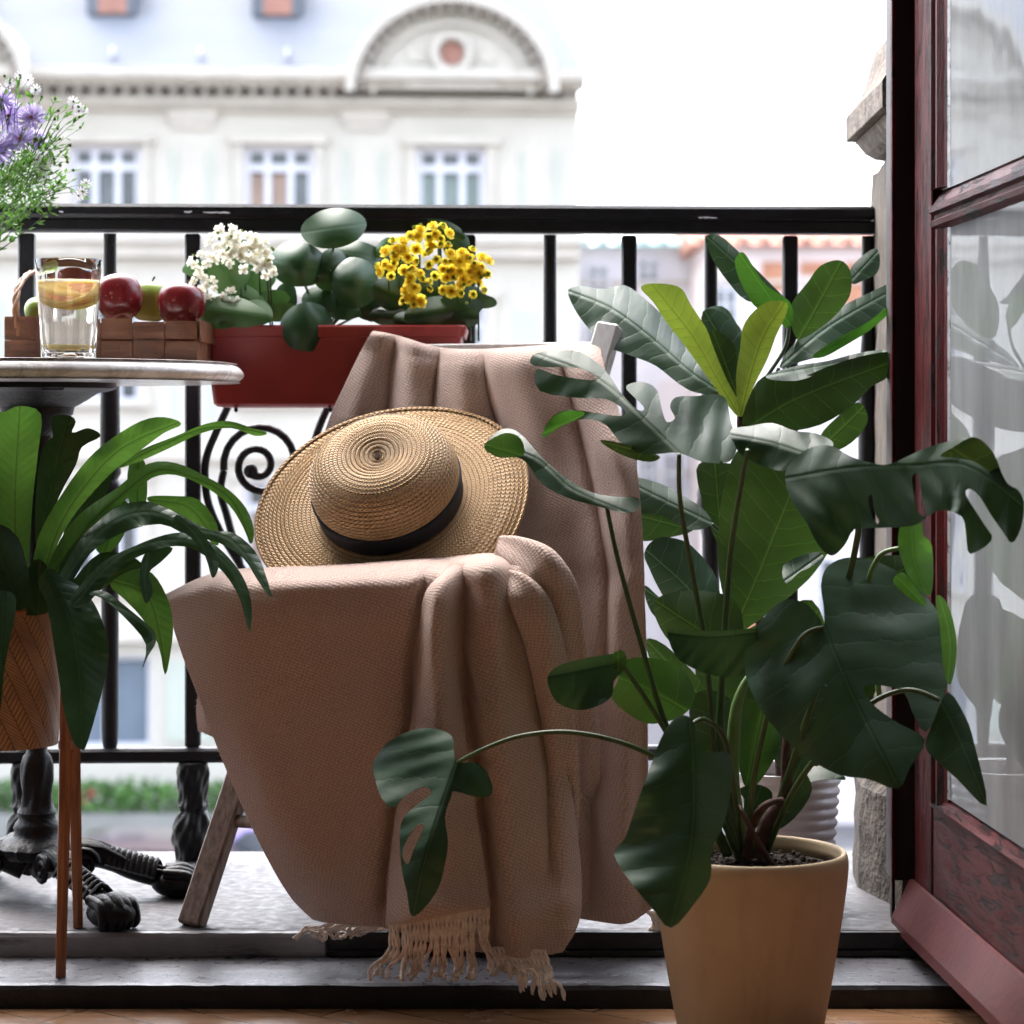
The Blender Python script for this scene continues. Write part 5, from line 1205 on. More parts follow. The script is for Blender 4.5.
mleaf([(782,800),(790,780),(798,755),(806,772),(812,790),(800,812),(782,828),(765,832),(772,815)], [(770, 828), (800, 765)], D=2.88, gx=.02, k=.05, step=2.2)
mleaf([(800,772),(815,766),(838,772),(846,780),(828,779),(806,784),(790,800),(786,792)], [(788, 796), (844, 779)], D=2.90, gy=-.08, k=.05, step=2)
mleaf([(742,828),(744,800),(738,790),(755,784),(772,792),(768,812),(752,832)], [(745, 830), (760, 790)], D=2.90, gx=.02, k=.05, step=2.2)
mleaf([(748,700),(770,706),(780,740),(768,770),(748,790),(738,760),(740,725)], [(745, 792), (762, 708)], 'monu', D=2.93, k=.04, step=2.4)
# ================================================================= FIG IN THE WHITE RIBBED POT
FC0 = Vector((*P(782, 800, 3.36)[:2], 0))
fig = thing('potted_fig', 'broad leaved fig plant in a white ribbed pot behind the monstera', 'potted plant', FC0)
rp = MB(); prof = [(.001, 0), (.060, 0), (.064, .003)]
prof += [(.064+.016*(i/110)**.8, .003+.172*i/110) for i in range(1, 111)]+[(.082, .178), (.081, .184), (.076, .184), (.074, .16), (.001, .16)]
rp.lathe(prof, FC0, 120, rfun=lambda a, z: 1+(.06*abs(math.sin((a*1.0+z*215)))-.03 if .006 < z < .176 else 0))
fpot = rp.build('pot', M['whitepot'], fig, smooth=True, sharp=70)
MB().lathe([(.001, .162), (.074, .162), (.074, .166), (.001, .168)], FC0, 30).build('soil', M['soil'], fpot)
stalk(fig, [(782, 800, 3.36), (778, 740, 3.355), (765, 660, 3.35), (752, 560, 3.34), (744, 480, 3.335), (741, 425, 3.33), (741, 400, 3.33)], [.008, .0075, .007, .006, .0055, .006, .004], 'bark', 'stem')
def fleaf(poly, mid, mat='fict', **kw): return leaf(fig, 'leaf', poly, mid, M[mat], **kw)
fleaf([(568,290),(583,286),(603,289),(624,285),(644,298),(667,320),(685,346),(703,369),(720,392),(697,393),(679,384),(656,366),(632,356),(606,346),(588,328),(574,308)], [(718, 391), (690, 372), (650, 337), (610, 308), (568, 291)], D=3.33, gx=.03, gy=-.10, k=.03, k2=.10, c=.04, cs=.012, rip=.004, ripn=32, step=2.6)
fleaf([(641,289),(647,284),(667,284),(682,289),(691,305),(706,328),(714,349),(726,378),(741,407),(738,417),(723,399),(708,378),(685,346),(667,323),(653,302)], [(738, 414), (715, 375), (692, 335), (655, 288)], 'ficy', D=3.30, gx=.02, gy=.02, k=.05, step=2.3)
fleaf([(738,408),(736,377),(740,349),(743,327),(754,311),(770,301),(787,303),(785,317),(776,336),(768,358),(757,380),(747,402),(742,417)], [(741, 414), (752, 370), (764, 335), (782, 306)], 'ficy', D=3.29, gx=-.02, gy=.02, k=.05, step=2.2)
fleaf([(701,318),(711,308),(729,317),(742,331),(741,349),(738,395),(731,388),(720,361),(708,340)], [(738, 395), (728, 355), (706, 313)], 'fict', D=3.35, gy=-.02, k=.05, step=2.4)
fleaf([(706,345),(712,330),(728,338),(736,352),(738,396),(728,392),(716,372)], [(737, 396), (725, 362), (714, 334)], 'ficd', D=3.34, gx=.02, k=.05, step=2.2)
fleaf([(705,238),(719,235),(738,251),(763,276),(785,298),(789,303),(776,304),(747,301),(728,282),(713,260)], [(789, 303), (752, 277), (708, 238)], D=3.36, gy=-.04, k=.05, step=2.3)
fleaf([(735,260),(743,252),(754,268),(766,285),(789,301),(793,314),(792,325),(784,327),(774,311),(757,308),(747,295),(738,276)], [(788, 322), (770, 298), (741, 256)], 'fic8', D=3.33, gy=.03, k=.07, step=2.0)
fleaf([(793,301),(808,282),(820,266),(839,260),(850,270),(851,292),(842,308),(827,323),(804,338),(795,336),(790,317)], [(799, 338), (815, 310), (841, 262)], 'ficu', D=3.36, gx=-.02, gy=.03, k=.03, step=2.4)
fleaf([(779,368),(795,342),(820,320),(846,304),(871,292),(892,283),(903,288),(893,305),(868,329),(846,343),(820,356),(800,362)], [(779, 368), (830, 326), (900, 287)], 'fict', D=3.33, gx=.02, gy=-.10, k=.03, k2=.02, rip=.003, ripn=30, step=2.4)
fleaf([(812,356),(838,338),(868,322),(893,302),(890,312),(870,330),(848,344),(824,357)], [(812, 357), (892, 305)], 'fic8', D=3.325, gy=.05, k=.02, step=2.2)
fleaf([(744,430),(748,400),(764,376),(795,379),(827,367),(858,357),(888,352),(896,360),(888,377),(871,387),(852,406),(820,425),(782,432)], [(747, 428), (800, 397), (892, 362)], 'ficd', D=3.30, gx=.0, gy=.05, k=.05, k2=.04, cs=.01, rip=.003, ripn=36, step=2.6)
fleaf([(764,377),(795,366),(827,361),(858,353),(889,350),(896,358),(860,362),(828,370),(796,381)], [(766, 376), (892, 354)], 'fict', D=3.285, gy=-.18, k=.0, step=2.2)
fleaf([(820,436),(836,418),(858,402),(868,418),(858,437),(839,450),(827,446)], [(822, 446), (842, 428), (862, 408)], 'ficu', D=3.36, gy=.02, k=.03, step=2.3)
fleaf([(850,270),(860,258),(876,248),(880,262),(876,274),(862,281),(852,284)], [(850, 282), (878, 252)], 'fict', D=3.40, gy=-.08, k=.04, step=2.2)
fleaf([(738,450),(752,440),(775,438),(800,446),(830,462),(838,500),(834,540),(815,572),(795,592),(770,612),(736,632),(724,600),(718,560),(720,510),(728,470)], [(735, 628), (760, 570), (780, 520), (808, 452)], 'ficu', D=3.28, gx=.02, gy=.03, k=.04, c=.02, rip=.003, ripn=40, step=2.8)
fleaf([(626,478),(659,483),(682,495),(702,508),(712,524),(690,530),(662,515),(636,510)], [(710, 522), (670, 503), (628, 482)], 'fict', D=3.30, gy=-.10, k=.05, rip=.002, step=2.3)
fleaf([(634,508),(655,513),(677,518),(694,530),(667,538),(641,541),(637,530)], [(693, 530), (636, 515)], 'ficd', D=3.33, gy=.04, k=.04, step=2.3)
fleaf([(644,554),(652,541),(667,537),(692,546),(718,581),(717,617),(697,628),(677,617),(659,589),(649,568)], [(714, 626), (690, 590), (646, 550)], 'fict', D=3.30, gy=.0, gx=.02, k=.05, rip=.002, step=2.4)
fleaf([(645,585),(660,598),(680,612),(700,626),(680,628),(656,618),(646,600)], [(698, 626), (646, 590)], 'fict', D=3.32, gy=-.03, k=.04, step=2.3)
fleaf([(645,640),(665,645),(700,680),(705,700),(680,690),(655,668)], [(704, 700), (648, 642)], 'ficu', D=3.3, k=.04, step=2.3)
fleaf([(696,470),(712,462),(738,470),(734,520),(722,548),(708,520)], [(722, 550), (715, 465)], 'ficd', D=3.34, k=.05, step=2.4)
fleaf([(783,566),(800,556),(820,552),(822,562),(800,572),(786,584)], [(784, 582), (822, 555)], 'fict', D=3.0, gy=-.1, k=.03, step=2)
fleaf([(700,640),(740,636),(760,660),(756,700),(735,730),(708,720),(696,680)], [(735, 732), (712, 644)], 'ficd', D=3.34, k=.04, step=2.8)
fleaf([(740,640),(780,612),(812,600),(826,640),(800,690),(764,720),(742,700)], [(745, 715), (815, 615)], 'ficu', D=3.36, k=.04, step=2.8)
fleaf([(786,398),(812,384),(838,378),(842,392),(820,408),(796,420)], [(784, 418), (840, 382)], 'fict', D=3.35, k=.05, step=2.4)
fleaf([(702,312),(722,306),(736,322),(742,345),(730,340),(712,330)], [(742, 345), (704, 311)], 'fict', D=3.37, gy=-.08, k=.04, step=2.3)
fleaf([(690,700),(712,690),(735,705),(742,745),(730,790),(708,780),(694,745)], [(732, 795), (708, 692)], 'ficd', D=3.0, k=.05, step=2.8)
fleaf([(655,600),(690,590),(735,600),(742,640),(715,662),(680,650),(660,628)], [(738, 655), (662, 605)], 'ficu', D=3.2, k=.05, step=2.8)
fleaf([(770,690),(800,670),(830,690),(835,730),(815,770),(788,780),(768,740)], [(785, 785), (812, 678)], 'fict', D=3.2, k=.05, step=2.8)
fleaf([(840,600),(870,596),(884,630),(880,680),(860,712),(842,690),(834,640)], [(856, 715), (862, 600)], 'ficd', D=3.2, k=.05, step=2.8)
for pts, r in (([(741, 410, 3.33), (728, 398, 3.335), (716, 391, 3.33)], .003), ([(741, 412, 3.33), (770, 372, 3.33), (786, 345, 3.335), (789, 318, 3.34)], .0028), ([(741, 412, 3.33), (765, 398, 3.33), (779, 368, 3.33)], .0028), ([(741, 412, 3.33), (780, 380, 3.34), (798, 340, 3.36)], .0026), ([(744, 480, 3.335), (790, 470, 3.35), (822, 446, 3.36)], .0026), ([(752, 560, 3.34), (735, 545, 3.32), (712, 524, 3.30)], .0026), ([(765, 660, 3.35), (745, 640, 3.3), (735, 628, 3.28)], .003)):
    stalk(fig, pts, r, 'petiole')
# small plain pot beside it
GP = Vector((*P(786, 850, 3.2)[:2], 0))
gp = thing('small_pot', 'small plain mauve grey pot beside the white ribbed pot', 'flower pot', GP)
MB().lathe([(.001, 0), (.024, 0), (.026, .003), (.0315, .07), (.0315, .088), (.0335, .089), (.0335, .105), (.0322, .1065), (.030, .105), (.028, .085), (.001, .085)], GP, 40).build('pot', M['greypot'], gp, smooth=True, sharp=40)
MB().lathe([(.001, .086), (.028, .086), (.028, .088), (.001, .0895)], GP, 20).build('soil', M['soil'], gp)
# ================================================================= FERN ON THE WOODEN STAND
SX, SY = (3-512)/F*3.1, 3.1
st_ = thing('potted_fern', 'bird nest fern in a woven bamboo planter on tall wooden legs', 'potted plant', (SX, SY, -.033))
zT, zB = CZ-(606-HZ)/F*3.1, CZ-(744-HZ)/F*3.1
bkt = MB(); prof = [(.001, zB), (.068, zB)]+[(.070+.017*i/12, zB+(zT-zB)*i/12) for i in range(13)]+[(.083, zT), (.081, zT-.02), (.001, zT-.02)]
bkt.lathe(prof, (SX, SY, 0), 64); bo = bkt.build('basket', M['woven'], st_, smooth=True, sharp=40)
MB().shell([(.0875, zT-.006), (.0895, zT-.004), (.0895, zT+.002), (.0865, zT+.004), (.083, zT+.002)], (SX, SY, 0), 64).build('rim_hoop', M['stoolwood'], bo, smooth=True)
MB().lathe([(.001, zT-.019), (.08, zT-.019), (.08, zT-.016), (.001, zT-.012)], (SX, SY, 0), 30).build('soil', M['soil'], bo)
for (tp, bt) in ((P(66, 744, 3.045), P(60.5, 976, 3.03)), (P(74, 744, 3.165), P(78, 928, 3.175))):
    t_ = Vector(tp); b_ = Vector(bt); b_.z = -.0325 if b_.y < 3.15 else 0.0005
    for q in (1, -1):
        A_ = t_ if q == 1 else Vector((2*SX-t_.x, t_.y, t_.z)); B_ = b_ if q == 1 else Vector((2*SX-b_.x, b_.y, b_.z))
        Tp = A_.lerp(B_, -.42); Tp.x = SX+(A_.x-SX)*.99; L_ = MB()
        ax = (B_-A_).normalized()
        L_.tube([Tp, A_, A_.lerp(B_, .3), B_], [.0072, .0092, .0085, .0072], 6); L_.build('leg', M['stoolwood'], st_, smooth=True, sharp=35)
        MB().tube([A_-ax*.004, A_+ax*.006], .0098, 8).build('leg_collar', M['stoolwood'], st_, smooth=True, sharp=35)
def nleaf(poly, mid, mat='fern', **kw): return leaf(st_, 'frond', poly, mid, M[mat], **kw)
nleaf([(-12,420),(5,412),(20,406),(41,414),(38,453),(33,497),(30,541),(26,590),(10,590),(0,540),(-15,500)], [(18, 592), (15, 500), (20, 408)], D=3.03, gx=.02, gy=.02, k=.03, rip=.0015, ripn=11, step=2.4)
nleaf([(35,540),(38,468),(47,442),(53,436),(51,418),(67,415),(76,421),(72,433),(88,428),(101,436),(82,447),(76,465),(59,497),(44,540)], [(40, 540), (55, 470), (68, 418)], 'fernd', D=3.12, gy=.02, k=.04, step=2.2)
nleaf([(30,596),(38,538),(64,491),(88,459),(111,439),(141,421),(164,417),(182,424),(164,433),(141,450),(117,468),(94,491),(70,521),(53,556),(44,598)], [(37, 598), (58, 530), (88, 482), (125, 446), (180, 422)], D=3.04, gx=-.01, gy=.03, k=.04, rip=.0012, ripn=12, wave=.03, step=2.1)
nleaf([(117,468),(141,450),(176,436),(205,424),(229,421),(252,428),(268,433),(255,436),(231,428),(202,433),(170,448),(138,462)], [(118, 467), (160, 446), (210, 427), (266, 433)], D=3.0, gy=.0, k=.05, step=1.8)
nleaf([(45,575),(60,540),(82,512),(117,488),(147,464),(176,463),(205,476),(229,490),(246,508),(254,529),(251,545),(243,527),(229,505),(205,487),(176,475),(152,478),(132,495),(103,517),(67,552),(53,585)], [(48, 582), (85, 530), (125, 492), (158, 470), (195, 478), (232, 500), (251, 544)], 'fern', D=3.0, gy=-.03, gx=-.01, k=.04, rip=.001, ripn=12, wave=.03, step=2.0)
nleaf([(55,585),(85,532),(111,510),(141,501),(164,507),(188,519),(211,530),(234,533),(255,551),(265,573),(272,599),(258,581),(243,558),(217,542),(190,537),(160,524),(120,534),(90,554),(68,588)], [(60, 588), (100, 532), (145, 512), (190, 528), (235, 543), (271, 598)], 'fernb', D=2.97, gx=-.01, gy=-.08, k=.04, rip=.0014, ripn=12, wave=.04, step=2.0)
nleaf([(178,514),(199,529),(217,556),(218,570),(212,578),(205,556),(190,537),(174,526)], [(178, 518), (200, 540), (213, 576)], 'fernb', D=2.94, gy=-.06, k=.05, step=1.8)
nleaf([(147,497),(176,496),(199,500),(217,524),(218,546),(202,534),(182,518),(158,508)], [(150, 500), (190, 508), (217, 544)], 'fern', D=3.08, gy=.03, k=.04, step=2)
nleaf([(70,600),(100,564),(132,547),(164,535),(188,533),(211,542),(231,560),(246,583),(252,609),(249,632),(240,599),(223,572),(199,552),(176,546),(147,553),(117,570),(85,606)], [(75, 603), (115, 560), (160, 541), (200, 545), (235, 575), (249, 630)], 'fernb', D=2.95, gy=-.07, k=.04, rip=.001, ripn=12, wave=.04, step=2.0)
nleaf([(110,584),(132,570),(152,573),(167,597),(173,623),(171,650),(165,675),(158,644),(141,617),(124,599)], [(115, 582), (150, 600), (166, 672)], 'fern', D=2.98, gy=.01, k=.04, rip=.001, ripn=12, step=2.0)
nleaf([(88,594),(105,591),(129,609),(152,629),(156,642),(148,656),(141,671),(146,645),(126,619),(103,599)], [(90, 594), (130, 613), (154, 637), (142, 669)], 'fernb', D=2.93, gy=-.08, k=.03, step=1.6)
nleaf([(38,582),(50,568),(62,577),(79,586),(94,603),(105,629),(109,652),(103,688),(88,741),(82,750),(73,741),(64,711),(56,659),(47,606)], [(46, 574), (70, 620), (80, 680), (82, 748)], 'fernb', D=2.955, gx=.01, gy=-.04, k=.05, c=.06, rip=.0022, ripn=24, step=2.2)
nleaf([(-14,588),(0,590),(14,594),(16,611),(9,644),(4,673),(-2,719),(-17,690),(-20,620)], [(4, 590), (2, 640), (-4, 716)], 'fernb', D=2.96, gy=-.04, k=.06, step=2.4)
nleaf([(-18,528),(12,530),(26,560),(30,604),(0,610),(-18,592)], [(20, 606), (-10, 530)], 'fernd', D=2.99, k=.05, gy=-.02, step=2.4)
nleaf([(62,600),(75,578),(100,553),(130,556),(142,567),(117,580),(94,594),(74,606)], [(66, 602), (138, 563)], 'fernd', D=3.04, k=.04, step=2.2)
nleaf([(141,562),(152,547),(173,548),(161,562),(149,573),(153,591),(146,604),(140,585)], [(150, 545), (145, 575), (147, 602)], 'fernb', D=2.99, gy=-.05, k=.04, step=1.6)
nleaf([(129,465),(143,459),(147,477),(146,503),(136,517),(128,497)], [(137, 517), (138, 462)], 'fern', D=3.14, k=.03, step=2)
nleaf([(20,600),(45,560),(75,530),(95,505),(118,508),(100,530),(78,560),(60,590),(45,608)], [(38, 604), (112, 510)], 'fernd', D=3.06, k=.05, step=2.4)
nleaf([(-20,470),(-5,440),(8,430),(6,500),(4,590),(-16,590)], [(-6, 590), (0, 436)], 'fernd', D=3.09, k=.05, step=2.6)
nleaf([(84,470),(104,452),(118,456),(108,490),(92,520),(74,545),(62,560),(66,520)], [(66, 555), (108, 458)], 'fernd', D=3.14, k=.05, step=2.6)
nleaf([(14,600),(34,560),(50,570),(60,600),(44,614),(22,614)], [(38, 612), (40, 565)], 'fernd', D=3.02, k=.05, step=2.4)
nleaf([(100,520),(112,500),(130,505),(124,535),(110,552),(96,550)], [(104, 552), (122, 506)], 'fern', D=3.12, k=.03, step=2.2)
for ox, fl in ((-6, 1),):
    mir = lambda P_: [(8-(x-30)*1.0, y) for x, y in P_]
    nleaf(mir([(30,596),(38,538),(64,491),(88,459),(111,439),(141,421),(164,417),(182,424),(164,433),(141,450),(117,468),(94,491),(70,521),(53,556),(44,598)]), mir([(37, 598), (58, 530), (88, 482), (125, 446), (180, 422)]), D=3.1, gx=.02, gy=.02, k=.04, wave=.03, step=3)
    nleaf(mir([(45,575),(60,540),(82,512),(117,488),(147,464),(176,463),(205,476),(229,490),(246,508),(254,529),(251,545),(243,527),(229,505),(205,487),(176,475),(152,478),(132,495),(103,517),(67,552),(53,585)]), mir([(48, 582), (85, 530), (125, 492), (158, 470), (195, 478), (232, 500), (251, 544)]), D=3.05, gy=-.03, k=.04, wave=.03, step=3)
    nleaf(mir([(70,600),(100,564),(132,547),(164,535),(188,533),(211,542),(231,560),(246,583),(252,609),(249,632),(240,599),(223,572),(199,552),(176,546),(147,553),(117,570),(85,606)]), mir([(75, 603), (115, 560), (160, 541), (200, 545), (235, 575), (249, 630)]), 'fernb', D=3.0, gy=-.07, k=.04, wave=.04, step=3)
    nleaf(mir([(38,582),(50,568),(62,577),(79,586),(94,603),(105,629),(109,652),(103,688),(88,741),(82,750),(73,741),(64,711),(56,659),(47,606)]), mir([(46, 574), (70, 620), (80, 680), (82, 748)]), 'fernb', D=3.02, gx=-.02, gy=-.04, k=.05, c=.06, step=3)
# ================================================================= FLOWER BOX
def fb3(px, py, D): return Vector(P(px, py, D))
bxT = thing('flower_box', 'long red plastic flower box hung inside the black railing', 'flower box', P(335, 407, 3.56))
yF, yK = 3.49, 3.655
xa, xb = (202-512)/F*yF, (463-512)/F*yF; xc, xd = (212-512)/F*yF, (451-512)/F*yF
zt_, zb_ = CZ-(325-HZ)/F*yF, CZ-(407-HZ)/F*yF
def ring(x0, x1, y0, y1, z, r=.012):
    out = []
    for (cx, cy_, a0) in ((x1-r, y1-r, 0), (x0+r, y1-r, 90), (x0+r, y0+r, 180), (x1-r, y0+r, 270)):
        for k in range(6): a = math.radians(a0+90*k/5); out.append((cx+r*math.cos(a), cy_+r*math.sin(a), z))
    return out+[out[0]]
rows = []
for (t, o, z) in ((0, 0, zb_+.004), (0, .0, zb_)): pass
def mixr(t, z, o=0): return ring(xc+(xa-xc)*t-o, xd+(xb-xd)*t+o, yF+.012*(1-t)-o, yK-.012*(1-t)+o, z)
seq = [(0, zb_, -.012), (0, zb_+.001, -.004), (.03, zb_+.005, 0), (.35, zb_+(zt_-zb_)*.35, 0), (.80, zb_+(zt_-zb_)*.80, 0), (.83, zb_+(zt_-zb_)*.85, .001), (.86, zb_+(zt_-zb_)*.86, .0045), (1, zt_-.003, .0055), (1, zt_, .004), (1, zt_, -.001), (.98, zt_-.003, -.003), (.9, zt_-.03, -.004)]
mb = MB(); R_ = [mixr(t, z, o) for t, z, o in seq]; mb.grid(R_); mb.add(R_[0][:-1], [tuple(range(len(R_[0])-1))]); bo = mb.build('box', M['redbox'], bxT, smooth=True, sharp=35)
sl = mixr(.88, zt_-.02, -.004)[:-1]; MB().add(sl, [tuple(range(len(sl)))]).build('soil', M['soil'], bxT)
for x_ in (236, 330, 440):
    h_ = MB(); u = lambda y, D: Vector(P(x_, y, D)); h_.tube([u(410, 3.5), u(402, 3.66), u(330, 3.668), Vector((u(330, 3.668).x, 3.668, .955))], .003, 6, smooth=4); h_.build('hook', M['iron'], bxT, smooth=True)
# three plants in it
def grp(name, label, px, py, D): return thing(name, label, 'plant', P(px, py, D))
wk = grp('white_kalanchoe', 'white flowering kalanchoe at the left end of the red flower box', 235, 326, 3.56)
pil = grp('pilea', 'pilea with big glossy round dark leaves in the middle of the red flower box', 325, 326, 3.55)
yk = grp('yellow_kalanchoe', 'yellow flowering kalanchoe at the right end of the red flower box', 430, 326, 3.56)
def disc(par, cx, cy_, rx, ry, ang_, D, gx, gy, c, mat='pilea', k=0, foot=None, step=2.0, wob=.03, r=.0019):
    a = math.radians(ang_); L = rx*.9
    o = leaf(par, 'leaf', ell(cx, cy_, rx, ry, ang_, wob=wob), [(cx-.2*rx*math.cos(a), cy_-.2*rx*math.sin(a)), (cx+L*math.cos(a), cy_+L*math.sin(a))], M[mat], D=D, gx=gx, gy=gy, c=c, cs=c, k=k, step=step)
    if foot: stalk(o, [foot, ((foot[0]*.4+cx*.6), (foot[1]*.5+cy_*.5), (foot[2]+D)/2+.02), (cx, cy_, D+.003)], r, 'petiole')
    return o
ft = (328, 330, 3.56)
for a in ((334, 228, 33, 20, -8, 3.53, .01, -.09, .16, 'pilea'), (298, 264, 29, 23, 8, 3.50, -.02, -.02, .45, 'pilea'), (330, 270, 17, 22, 20, 3.525, .04, -.01, .4, 'pilea'), (355, 283, 24, 26, 0, 3.505, .03, -.02, .45, 'pilea'),
          (307, 327, 27, 25, 0, 3.472, 0, -.01, .4, 'pilea'), (356, 254, 27, 14, 10, 3.56, 0, -.10, .3, 'pilea'), (322, 300, 20, 14, 0, 3.535, 0, -.05, .3, 'pilea'), (376, 262, 14, 12, 30, 3.58, 0, -.05, .3, 'pilea'), (345, 308, 22, 12, 0, 3.54, 0, -.06, .3, 'pilea'), (285, 300, 12, 18, 10, 3.56, 0, -.03, .3, 'pilea'), (368, 306, 18, 14, 20, 3.56, 0, -.05, .3, 'pilea')):
    disc(pil, *a[:9], mat=a[9], foot=ft)
def kleaf(par, poly, mid, mat, D, **kw): return leaf(par, 'leaf', poly, mid, M[mat], D=D, step=2.0, **kw)
for cx, cy_, rx, ry, an, D, gy in ((227, 272, 21, 24, 60, 3.50, .0), (233, 312, 34, 15, 8, 3.47, -.06), (258, 312, 16, 12, 30, 3.49, -.05), (196, 268, 8, 14, 80, 3.53, 0), (252, 285, 14, 24, 70, 3.55, 0), (270, 300, 10, 20, 80, 3.54, 0), (215, 318, 22, 10, 10, 3.48, -.08), (246, 300, 20, 14, 20, 3.53, 0), (282, 312, 10, 16, 80, 3.53, 0), (240, 258, 16, 18, 30, 3.56, 0)):
    a = math.radians(an); kleaf(wk, ell(cx, cy_, rx, ry, an, wob=.06), [(cx-rx*math.cos(a), cy_-rx*math.sin(a)), (cx+rx*math.cos(a), cy_+rx*math.sin(a))], 'kal', D, gy=gy, k=.08, gx=random.uniform(-.03, .03))
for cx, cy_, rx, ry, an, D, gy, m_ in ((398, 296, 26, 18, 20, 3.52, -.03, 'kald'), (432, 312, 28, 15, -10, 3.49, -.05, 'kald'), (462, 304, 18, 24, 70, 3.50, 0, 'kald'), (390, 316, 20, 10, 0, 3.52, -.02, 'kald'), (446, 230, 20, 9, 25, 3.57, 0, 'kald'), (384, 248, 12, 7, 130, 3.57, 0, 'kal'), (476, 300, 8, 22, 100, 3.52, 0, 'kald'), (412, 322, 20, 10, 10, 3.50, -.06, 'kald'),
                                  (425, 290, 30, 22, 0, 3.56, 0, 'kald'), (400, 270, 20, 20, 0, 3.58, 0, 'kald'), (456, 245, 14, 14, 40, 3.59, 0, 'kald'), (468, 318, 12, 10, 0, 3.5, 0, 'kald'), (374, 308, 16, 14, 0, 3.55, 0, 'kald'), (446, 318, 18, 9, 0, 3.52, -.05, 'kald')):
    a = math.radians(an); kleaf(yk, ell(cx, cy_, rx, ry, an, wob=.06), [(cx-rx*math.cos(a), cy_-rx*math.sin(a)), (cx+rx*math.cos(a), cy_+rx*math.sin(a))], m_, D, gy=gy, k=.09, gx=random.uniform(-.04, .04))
def rosette(rings, r, mats_, buds=False):
    """mesh of one double floret: rings of (n petals, lift, length, material index)"""
    mb = MB()
    for (n, lift, L, mi, wd) in rings:
        for k in range(n):
            a = 2*PI*k/n+lift*3+random.uniform(-.15, .15); d = Vector((math.cos(a)*math.cos(lift), math.sin(a)*math.cos(lift), math.sin(lift))); s_ = Vector((-math.sin(a), math.cos(a), 0)); u = d.cross(s_)*-1
            p = [Vector((0, 0, 0)), d*L*.5+s_*wd*.5+u*L*.10, d*L*.85+s_*wd*.45+u*L*.05, d*L-u*L*.12, d*L*.85-s_*wd*.45+u*L*.05, d*L*.5-s_*wd*.5+u*L*.10, d*L*.6+u*L*.02]
            mb.add([q*r for q in p], [(0, 1, 6), (1, 2, 6), (2, 3, 6), (3, 4, 6), (4, 5, 6), (5, 0, 6)], mi=mi)
    me = mb.build('floret', mats_, None, smooth=True); return me
fy = rosette([(8, .1, 1, 0, .62), (8, .6, .85, 0, .55), (6, 1.05, .7, 1, .5), (4, 1.35, .5, 1, .4)], 1, [M['yellowpetal'], M['orangepetal']])
fy2 = rosette([(6, .5, .8, 0, .6), (5, 1.0, .8, 0, .6), (5, 1.3, .8, 1, .5)], 1, [M['yellowpetal'], M['greenbud']])
fw_ = rosette([(4, .15, 1, 0, .7), (4, .55, .85, 0, .6), (4, 1.0, .6, 1, .5)], 1, [M['whitepetal'], M['palepink']])
bd = rosette([(4, .9, .9, 0, .6), (4, 1.3, 1., 0, .6)], 1, [M['greenbud']])
protos = [fy, fy2, fw_, bd]
def place(proto, par, p, nrm_, s, name):
    o = proto.copy(); o.name = name; COL.objects.link(o); o.parent = par
    o.location = Vector(p)-Vector(WL[par.name]); o.rotation_mode = 'QUATERNION'
    o.rotation_quaternion = Vector(nrm_).to_track_quat('Z', 'Y') @ Matrix.Rotation(random.uniform(0, 6), 3, 'Z').to_quaternion(); o.scale = (s, s, s); return o
stm = MB()
def cluster(par, cx, cy_, r, D, n, prot, size, nm, buds=3):
    n = n if nm != 'floret' else int(round(n*1.0)); size *= (1.25 if par.name[:1] == 'w' else 1.5)
    C0 = Vector(P(cx, cy_, D)); R__ = r/F*D; got = []; md = size*(.95 if 'w' in par.name[:1] else 1.0)
    for i in range(n):
        for q in range(40):
            a = random.uniform(0, 2*PI); rr = R__*math.sqrt(random.random()); u, v = rr*math.cos(a), rr*math.sin(a)*.92
            if all((u-x)**2+(v-y)**2 > (md*(1-q*.015))**2 for x, y in got): break
        got.append((u, v)); h = math.sqrt(max(0, R__*R__-u*u-v*v))
        place(random.choice(prot), par, C0+Vector((u, -h*.7, v)), (u*1.1, -h-.35*R__, v+.45*R__), size*random.uniform(.85, 1.15), nm)
    for i in range(buds):
        v = Vector((random.gauss(0, 1), random.gauss(0, 1)-.5, random.gauss(0, 1))).normalized()
        place(bd, par, C0+v*R__*.95, v, size*.55, 'bud')
    stm.tube([C0+Vector((0, .012, 0)), C0+Vector((0, .03, -.03)), Vector((C0.x, D+.075, zt_-.02))], .0015, 6, smooth=3)
for cx, cy_, r, n in ((419, 240, 15, 8), (438, 236, 12, 6), (398, 256, 17, 11), (418, 290, 13, 9), (413, 276, 9, 4), (441, 262, 19, 13), (463, 266, 19, 13), (478, 268, 13, 8), (450, 288, 12, 6), (388, 268, 9, 4), (470, 290, 12, 5), (412, 302, 9, 4)):
    cluster(yk, cx, cy_, r, 3.49, n, [fy, fy, fy2], .0068, 'floret', 3)
stm.build('flower_stem', M['petiole'], yk, smooth=True); stm = MB()
for cx, cy_, r, n in ((242, 243, 17, 12), (222, 248, 17, 11), (204, 262, 13, 7), (203, 286, 13, 9), (208, 300, 10, 6), (231, 297, 8, 4), (257, 250, 14, 9), (266, 268, 10, 6), (238, 260, 13, 8), (226, 236, 11, 5), (268, 254, 9, 4)):
    cluster(wk, cx, cy_, r, 3.49, n, [fw_], .0072, 'floret', 2)
stm.build('flower_stem', M['petiole'], wk, smooth=True)
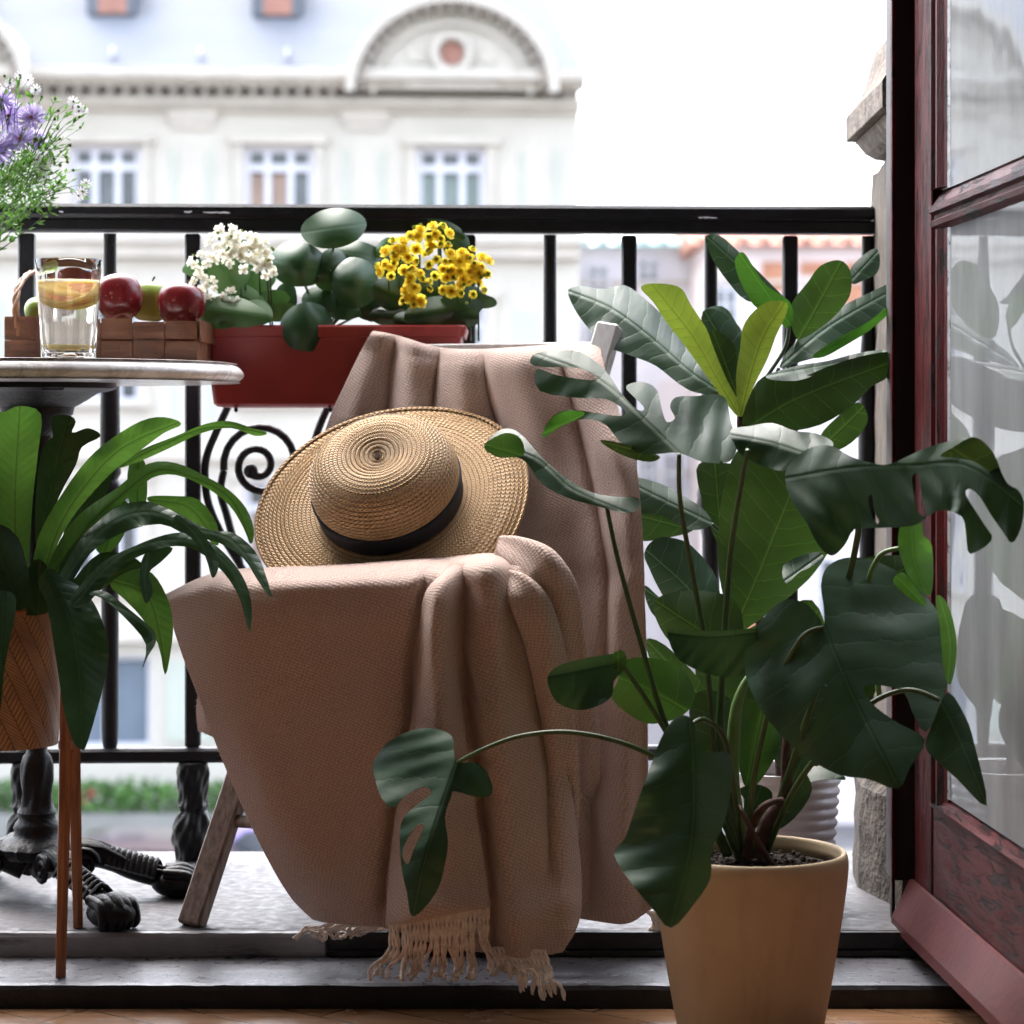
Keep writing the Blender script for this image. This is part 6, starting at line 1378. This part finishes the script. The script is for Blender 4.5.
# ================================================================= BOUQUET (vase stands just outside the left edge)
VX, VY = (-48-512)/F*3.36, 3.36
bq = thing('flower_bouquet', 'loose bouquet of purple asters and tiny white daisies at the left edge', 'bouquet', (VX, VY, TZ+.001))
MB().lathe([(.001, 0), (.03, 0), (.034, .004), (.038, .05), (.034, .085), (.024, .105), (.026, .118), (.024, .118), (.021, .105), (.031, .085), (.035, .05), (.031, .008), (.001, .007)], (VX, VY, TZ+.001), 48).build('vase', M['whitepot'], bq, smooth=True, sharp=50)
aster = rosette([(26, .12, 1, 0, .12), (22, .3, .92, 0, .12), (16, .5, .7, 0, .12), (12, 1.2, .22, 1, .12)], 1, [M['purplepetal'], M['orangecentre']])
daisy = rosette([(11, .15, 1, 0, .3), (6, 1.2, .35, 1, .3)], 1, [M['daisywhite'], M['darkbud']])
dbud = rosette([(6, .7, .8, 1, .5), (5, 1.2, 1, 0, .5)], 1, [M['darkbud'], M['greenbud']])
protos += [aster, daisy, dbud]
sg = MB(); lfm = MB(); root = Vector((VX, VY, TZ+.11))
def twig(tip, r0=.0012, nl=6, leaves=True, base=None):
    tip = Vector(tip); b = base or root; m1 = b.lerp(tip, .5)+Vector((random.uniform(-.01, .01), random.uniform(-.01, .01), random.uniform(.0, .02)))
    pts, _ = crv([b, m1, tip], 1, 6); sg.tube(pts, [r0]*6+[r0*.5]*(len(pts)-6), 5)
    if leaves:
        for i in range(nl):
            t = random.uniform(.35, .98); p = pts[min(len(pts)-1, int(t*len(pts)))]; d = (tip-b).normalized()+Vector((random.gauss(0, .6), random.gauss(0, .6), random.gauss(0, .6))); d.normalize(); s_ = d.orthogonal().normalized()*random.uniform(.0015, .003); L = random.uniform(.008, .018)
            lfm.add([p, p+d*L*.5+s_, p+d*L, p+d*L*.5-s_], [(0, 1, 2, 3)])
    return pts
for x, y, s in ((-6, 148, .034), (8, 116, .026), (32, 118, .023), (20, 140, .024), (36, 140, .018), (-14, 120, .03), (2, 100, .02)):
    p = P(x, y, 3.33+random.uniform(-.02, .02)); twig(p, nl=8); place(aster, bq, p, (random.uniform(-.3, .6), -1, random.uniform(-.1, .7)), s, 'aster_flower')
place(dbud, bq, P(36, 141, 3.29), (0, -1, .3), .007, 'bud')
heads = [(28, 80, 1), (20, 76, 1), (36, 90, 1), (42, 98, 2), (33, 97, 2), (5, 77, 2), (55, 100, 2), (73, 102, 1), (79, 112, 1), (78, 107, 1), (80, 118, 2), (75, 120, 2), (81, 128, 2), (59, 112, 2), (54, 120, 2), (51, 137, 2), (58, 130, 2), (70, 146, 2), (56, 148, 2), (66, 158, 2), (60, 166, 2), (68, 162, 2), (73, 171, 2), (86, 184, 1), (82, 192, 1), (79, 196, 1), (62, 152, 2), (50, 150, 1), (46, 165, 1), (42, 170, 1), (55, 160, 2), (48, 158, 1), (38, 160, 1), (64, 188, 2), (35, 118, 2), (12, 160, 1), (2, 172, 1), (20, 168, 2), (10, 84, 1), (-4, 88, 1), (44, 178, 1), (52, 174, 2), (30, 176, 1), (84, 112, 1), (60, 140, 2), (14, 186, 1)]
for x, y, k in heads:
    p = Vector(P(x, y, 3.33+random.uniform(-.04, .04)))
    base = Vector(P(x*.45+5, y*.6+85, 3.34)); twig(p, .0007, 5, base=base); place(daisy if k == 1 else dbud, bq, p, (random.uniform(-.5, .8), -1, random.uniform(-.2, 1)), .0092 if k == 1 else .0042, 'daisy_flower' if k == 1 else 'bud')
for x, y in ((30, 160), (45, 175), (58, 185), (50, 200), (35, 195), (15, 205), (28, 215), (5, 180), (0, 195), (20, 170), (62, 180), (40, 150), (70, 182), (25, 195), (10, 170), (-5, 205), (54, 208), (30, 205), (18, 215)):
    twig(P(x, y, 3.33+random.uniform(-.05, .05)), .0012, 22)
for i in range(650):
    x = random.gauss(18, 20); y = random.gauss(178, 18)
    if x > 66 or y > 216 or x+y*.5 > 150: continue
    p = Vector(P(x, y, 3.34+random.uniform(-.05, .05))); d = Vector((random.gauss(.4, .6), random.gauss(0, .6), random.gauss(.1, .6))).normalized(); s_ = d.orthogonal().normalized()*random.uniform(.001, .0028); L = random.uniform(.006, .016)
    lfm.add([p, p+d*L*.5+s_, p+d*L, p+d*L*.5-s_], [(0, 1, 2, 3)])
sg.build('stem', M['petiole'], bq, smooth=True); o = lfm.build('foliage', M['sprig'], bq)
for p_ in protos: bpy.data.objects.remove(p_)
# ================================================================= LIGHT, WORLD, CAMERA
w = bpy.data.worlds.new('World'); sc.world = w; w.use_nodes = True
nt = w.node_tree; nt.nodes.clear()
o_ = nt.nodes.new('ShaderNodeOutputWorld'); bg = nt.nodes.new('ShaderNodeBackground'); sk = nt.nodes.new('ShaderNodeTexSky')
sk.sky_type = 'NISHITA'; sk.sun_disc = False; SE, SR = math.radians(62), math.radians(-28)
sk.sun_elevation = SE; sk.sun_rotation = SR; sk.dust_density = 3.0; sk.air_density = 1.0; sk.ozone_density = 1.0
hs_ = nt.nodes.new('ShaderNodeHueSaturation'); hs_.inputs['Saturation'].default_value = .5
nt.links.new(sk.outputs[0], hs_.inputs['Color']); nt.links.new(hs_.outputs[0], bg.inputs[0]); bg.inputs[1].default_value = SKY
nt.links.new(bg.outputs[0], o_.inputs[0])
sd = bpy.data.lights.new('sun', 'SUN'); sd.energy = SUN; sd.angle = math.radians(75); sd.color = (1, .95, .9)
so = bpy.data.objects.new('sun', sd); COL.objects.link(so)
# sky rotation: sun direction x = sin(rot), y = cos(rot)
dirv = Vector((math.sin(SR)*math.cos(SE), math.cos(SR)*math.cos(SE), math.sin(SE)))
so.rotation_euler = dirv.to_track_quat('Z', 'Y').to_euler()
cd = bpy.data.cameras.new('camera'); cam = bpy.data.objects.new('camera', cd); COL.objects.link(cam); sc.camera = cam
cam.location = (0, 0, CZ); cam.rotation_euler = (PI/2, 0, 0); cd.sensor_width = 36; cd.lens = 36*F/1024; cd.shift_y = -82/1024
cd.clip_start = .05; cd.clip_end = 500
cd.dof.use_dof = True; cd.dof.focus_distance = 3.05; cd.dof.aperture_fstop = 6.0
sc.view_settings.view_transform = 'Standard'; sc.view_settings.look = 'None'; sc.view_settings.exposure = EXPO; sc.view_settings.gamma = 1
cy = sc.cycles; cy.use_denoising = True; cy.max_bounces = 10; cy.diffuse_bounces = 5; cy.transmission_bounces = 10; cy.transparent_max_bounces = 12
cy.use_adaptive_sampling = True; cy.adaptive_threshold = .02; cy.caustics_refractive = True; cy.sample_clamp_indirect = 6
sc.render.film_transparent = False
